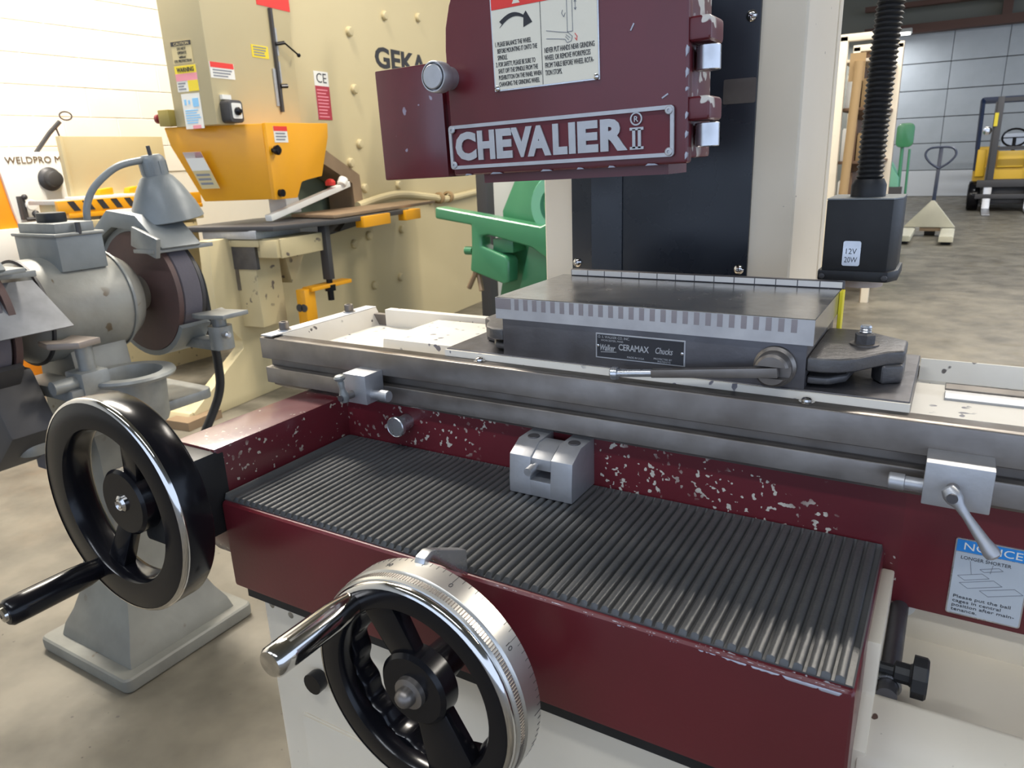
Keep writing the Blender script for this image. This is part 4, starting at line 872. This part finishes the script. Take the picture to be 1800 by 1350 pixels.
# ------------------------------------------------------------------ white and orange welding machine by the wall
Wd = thing('welding_machine', 'white-fronted welding machine with orange sides standing against the block wall', 'machine', (-4.5,2.0,FZ))
MB().box(-4.75,-4.32,1.60,2.75,FZ,.330).build('cabinet', mt['orange2'], Wd, bevel=.006)
pf = MB().prism([(1.765,.332),(2.75,.345),(2.75,-.30),(1.86,-.30),(1.80,.0)], 'x', -4.33,-4.30).build('front_panel', mt['white'], Wd, bevel=.003)
MB().box(-4.74,-4.34,1.80,2.30,.33,.352).build('top_tray', mt['white'], Wd, bevel=.008)
text('WELDPRO MAN', (-4.298,1.815,.285), Y, Z, w=.42, h=.040, mat=M('brown_print',(.16,.10,.05),.5), parent=pf, depth=.002)
MB().lathe([(0,0),(.072,0),(.074,.010),(.060,.030),(.050,.034),(.048,.075),(.040,.080),(0,.080)], (-4.30,2.055,.185), X, 32).build('control_knob', mt['dkgrey'], Wd)
rg = MB().box(-4.30,-4.26,1.83,1.86,-.05,.09).sphere((-4.26,1.86,.085),.018,10).build('regulator', mt['dkgrey'], Wd)
MB().lathe([(0,0),(.032,0),(.034,.012),(.030,.020),(0,.020)], (-4.26,1.885,.035), X, 20).build('pressure_gauge', mt['white'], rg)
MB().sphere((-4.25,1.90,-.02),.022,10).cyl((-4.26,1.845,-.05),(-4.24,1.92,-.05),.012,n=8).build('valve', mt['dkgrey'], rg)
MB().box(-4.345,-4.29,1.56,2.75,-.62,-.30).build('lower_panel', mt['orange2'], Wd, bevel=.004)
MB().box(-4.335,-4.285,1.5,1.84,-.30,-.10).build('side_cover', mt['white'], Wd, bevel=.004)
hk = thing('hook_rod', 'thin dark rod with a ring end leaning over the welding machine', 'rod', (-4.4,2.08,.352))
MB().tube([(-4.40,2.06,.350),(-4.38,2.16,.47),(-4.36,2.23,.54)], .014, 8).build('shaft', mt['dkgrey'], hk)
MB().tube([(-4.36+.0*math.cos(2*PI*i/16), 2.275+.040*math.cos(2*PI*i/16), .575+.026*math.sin(2*PI*i/16)) for i in range(17)], .005, 6).build('ring', mt['dkgrey'], hk)
MB().tube([(-4.37,2.20,.51),(-4.37,2.215,.44)], .006, 6).build('prong', mt['dkgrey'], hk)

# ------------------------------------------------------------------ striped feed table with cream bin
T_ = thing('feed_table', 'feed table with a black and yellow striped edge below a cream bin', 'table', (-3.65,2.1,FZ))
MB().box(-3.95,-3.61,1.72,2.62,.045,.068).build('table_top', mt['alum'], T_, bevel=.003)
ed = MB().box(-3.612,-3.585,1.69,2.62,-.005,.066).build('edge_strip', mt['orange'], T_, bevel=.003)
for k in range(6):
    y = 1.745+.085*k
    MB().prism([(y,.062),(y+.038,.062),(y+.070,.008),(y+.032,.008)], 'x', -3.588, -3.583).build('black_stripe', mt['ink'], ed, smooth=0)
MB().box(-3.61,-3.58,1.74,2.62,-.03,-.005).build('lower_strip', mt['orange'], T_, bevel=.003)
MB().box(-3.9,-3.64,1.75,2.6,FZ,.046).build('pedestal', mt['gcream2'], T_, bevel=.006)
MB().box(-3.64,-3.56,1.74,2.60,-.10,-.05).box(-3.64,-3.57,1.76,2.55,-.16,-.12).build('guide_rails', mt['gcream2'], T_, bevel=.004)
bn = thing('sheet_bin', 'open cream sheet metal bin standing on the striped table', 'bin', (-3.75,2.1,.068))
MB().box(-3.775,-3.76,1.875,2.53,.068,.42).build('back_panel', mt['gcream'], bn, bevel=.003)
MB().prism([(-3.775,.068),(-3.735,.068),(-3.735,.42),(-3.775,.42)], 'y', 1.86, 1.88).build('side_panel', mt['gcream'], bn, bevel=.003)
MB().box(-3.775,-3.63,1.84,2.53,.068,.082).build('bottom', mt['white'], bn, bevel=.003)
for y0, y1, l in ((1.985,2.075,'small orange block lying at the near end of the cream bin'),(2.17,2.24,'small orange wedge lying at the far end of the cream bin')):
    b_ = MB().prism([(y0,.082),(y1,.082),(y1,.125),(y0+.01,.115)], 'x', -3.72, -3.66).build('orange_block', mt['orange'], None, bevel=.006)
    tag(b_, l, 'block')
sh = MB().prism([(-3.56,2.02),(-3.33,2.12),(-3.33,2.55),(-3.56,2.55)], 'z', -.160, -.156).build('sheet_offcut', mt['white'], None)
tag(sh, 'white sheet metal offcut lying on the feed table rails', 'sheet')

# ------------------------------------------------------------------ cream rack with boards beyond the column
R_ = thing('storage_rack', 'tall cream steel rack frame standing beyond the grinder column', 'rack', (0,6.2,FZ))
for x in (-.17, .155):
    for y in (5.97, 6.75): MB().box(x-.028,x+.028,y-.03,y+.03,FZ,.985).build('post', mt['cream'], R_, bevel=.003)
for y in (5.97, 6.75): MB().box(-.20,.185,y-.03,y+.03,.95,1.0).build('top_beam', mt['cream'], R_, bevel=.003)
for z in (-.75,-.35,.05,.45,.80):
    MB().box(-.17,.155,5.98,6.75,z,z+.022).build('shelf', mt['cream'] if z == .8 else mt['wood'], R_, bevel=.002)
MB().box(-.20,.185,6.77,6.79,FZ,1.0).build('back_sheet', mt['wood'], R_)
MB().box(.120,.178,5.945,6.0,FZ,FZ+.16).build('post_shoe', mt['brown'], R_, bevel=.003)
RK = 'goods on the cream rack shelves'
random.seed(5)
for z in (-.328,.072,.472):
    for k, (x0, x1, hh, m, nm) in enumerate(((-.135,-.085,.24,'white','white box'),(-.078,-.030,.30,'wood','dark brown crate'),(-.022,.030,.20,'card','cardboard box'))):
        o = MB().box(x0,x1,6.02,6.35,z,z+hh).box(x0+.004,x1-.004,6.03,6.34,z+hh-.001,z+hh+.01).build('storage_box', mt[m], None, bevel=.003)
        tag(o, '%s on the rack shelf, %s' % (nm, {-.328:'lowest of the stocked shelves',.072:'middle of the stocked shelves',.472:'highest of the stocked shelves'}[z]), 'box', RK)
tn = MB().cyl((-.10,5.90,FZ),(-.045,5.92,.80),.034,n=16).build('wooden_pole', mt['card'], None)
tag(tn, 'tan round pole leaning in front of the cream rack', 'pole')
MB().box(-.115,-.005,5.925,5.938,.66,.86).build('pole_board', mt['card'], tn)

# ------------------------------------------------------------------ pallet jack
J = thing('pallet_jack', 'cream pallet jack with a dark loop handle parked on the open floor', 'pallet jack', (.42,10.2,FZ))
for x0, x1 in ((.10,.25),(.56,.72)):
    MB().prism([(x0,-1.005),(x1,-1.005),(x1,-.945),(x1-.02,-.935),(x0+.02,-.935),(x0,-.945)], 'y', 9.98, 11.1).build('fork', mt['jackcream'], J, bevel=.006)
    MB().cyl((x0+.03,10.12,FZ+.037),(x1-.03,10.12,FZ+.037),.037,n=16).build('load_wheel', mt['dkgrey'], J)
MB().prism([(.10,-.925),(.72,-.925),(.70,-.90),(.44,-.575),(.40,-.575),(.12,-.90)], 'y', 11.02, 11.10).build('front_plate', mt['jackcream'], J, bevel=.006)
MB().box(.30,.55,11.05,11.2,-.98,-.86).cyl((.425,11.16,-.95),(.425,11.16,-.60),.05,n=16).build('pump', mt['brown'], J)
MB().cyl((.36,11.16,FZ+.08),(.49,11.16,FZ+.08),.08,n=20).build('steer_wheel', mt['dkgrey'], J)
MB().bar((.425,11.13,-.62),(.435,11.25,.10),.045,.03).build('handle_shaft', mt['navy'], J, bevel=.004)
MB().tube(smooth_path([Vector((.433,11.19,-.16)),Vector((.32,11.20,-.08)),Vector((.255,11.22,.02)),Vector((.30,11.24,.10)),Vector((.435,11.25,.115)),Vector((.57,11.24,.10)),Vector((.615,11.22,.02)),Vector((.55,11.20,-.08)),Vector((.437,11.19,-.16))]), .014, 10).build('handle_loop', mt['navy'], J)

# ------------------------------------------------------------------ forklift
FX, FY = 1.45, 15.6
Fk = thing('forklift', 'yellow forklift with a dark mast parked in front of the overhead door', 'forklift', (FX,FY,FZ))
for x in (1.14, 1.78):
    MB().box(x-.05,x+.05,15.2,15.32,-.95,.88).box(x-.075,x-.05,15.22,15.30,-.95,.80).build('mast_rail', mt['dkgrey'], Fk, bevel=.006)
for z in (.80,.0,-.55): MB().box(1.14,1.78,15.22,15.29,z,z+.06).build('mast_crossbar', mt['dkgrey'], Fk)
MB().cyl((1.08,15.28,-.9),(1.10,15.28,.35),.03,n=12).build('lift_cylinder', mt['chrome'], Fk)
MB().box(1.075,1.13,15.17,15.2,.40,.62).build('mast_label', mt['yellow'], Fk)
for x in (1.13, 1.75):
    MB().prism([(15.20,-.56),(15.16,-.56),(15.14,-1.015),(14.45,-1.035),(14.30,-1.04),(14.30,-1.025),(15.10,-.985)], 'x', x-.06, x+.06).build('fork', mt['alum'], Fk, bevel=.004)
MB().box(.95,1.98,15.14,15.22,-.62,-.50).box(.95,1.98,15.14,15.22,-.82,-.74).build('carriage', mt['dkgrey'], Fk, bevel=.006)
MB().prism([(.90,FZ+.12),(2.0,FZ+.12),(2.0,-.62),(.92,-.62)], 'y', 15.35, 15.6).build('front_axle', mt['dkgrey'], Fk, bevel=.02)
MB().box(.88,2.02,15.55,17.3,-.90,-.30).build('chassis', mt['fork'], Fk, bevel=.03)
MB().prism([(15.5,-.30),(15.55,-.02),(15.75,-.02),(15.80,-.30)], 'x', 1.22, 1.62).build('dash_cowl', mt['fork'], Fk, bevel=.02)
MB().prism([(15.45,-.45),(15.45,.02),(15.6,.02),(15.7,-.45)], 'x', .90, 1.04).build('side_cowl', mt['fork'], Fk, bevel=.02)
MB().box(.90,2.0,16.7,17.5,-.85,.05).build('counterweight', mt['fork'], Fk, bevel=.06)
MB().box(1.25,1.65,16.0,16.5,-.25,-.10).box(1.25,1.65,16.45,16.55,-.15,.28).build('seat', mt['seatmat'], Fk, bevel=.03)
MB().tube([(1.44+.19*math.cos(2*PI*i/20),15.85+.08*math.sin(2*PI*i/20),.20+.15*math.sin(2*PI*i/20)) for i in range(21)], .018, 8).cyl((1.44,15.85,.20),(1.44,15.80,-.05),.03,n=10).bar((1.26,15.85,.20),(1.62,15.85,.20),.02,.02).build('steering_wheel', mt['black'], Fk)
for x in (.90, 2.0):
    MB().tube([(x,15.52,-.35),(x-.02,15.60,.80),(x-.02,15.66,.86),(x-.02,17.1,.90),(x,17.2,.0)], .035, 8).build('guard_post', mt['navy'], Fk)
for y in (15.66,16.0,16.35,16.7,17.05): MB().box(.88,2.0,y-.03,y+.03,.84,.90).build('guard_bar', mt['navy'], Fk)
for x in (.93, 1.97):
    for y, r in ((15.55,.26),(17.0,.20)): MB().lathe([(r*.5,-.09),(r*.95,-.09),(r,-.06),(r,.06),(r*.95,.09),(r*.5,.09)], (x,y,FZ+r), X, 28, closed=True).lathe([(0,-.05),(r*.52,-.05),(r*.52,.05),(0,.05)], (x,y,FZ+r), X, 20).build('wheel', mt['black'], Fk)
MB().lathe([(0,0),(.06,0),(.07,.05),(0,.06)], (1.0,15.5,.33), -Y, 16).build('work_light', mt['chrome'], Fk)

# ------------------------------------------------------------------ far green machine
Gm = thing('green_drill_press', 'green machine with a rounded paddle head on a thin post by the rack', 'machine', (.0,9.5,FZ))
MB().prism(rbox((-.45,FZ),(.12,-.62),.03), 'y', 9.3, 9.8).build('base', mt['green'], Gm, bevel=.02)
MB().prism([(-.40,-.62),(.10,-.62),(.08,-.20),(-.02,-.02),(-.30,.03)], 'y', 9.36, 9.7).build('hood', mt['ltgreen'], Gm, bevel=.02)
MB().cyl((.085,9.5,-.70),(.075,9.5,.20),.020,n=10).cyl((.17,9.5,-.95),(.155,9.5,.12),.014,n=10).build('posts', mt['green'], Gm)
MB().prism(rbox((.0,.14),(.185,.41),.06,6), 'y', 9.44, 9.53).build('paddle_head', mt['green'], Gm, bevel=.02)
MB().box(-.02,.13,9.28,9.40,-.45,-.30).sphere((-.06,9.3,-.30),.06,12).build('motor', mt['dkgrey'], Gm)
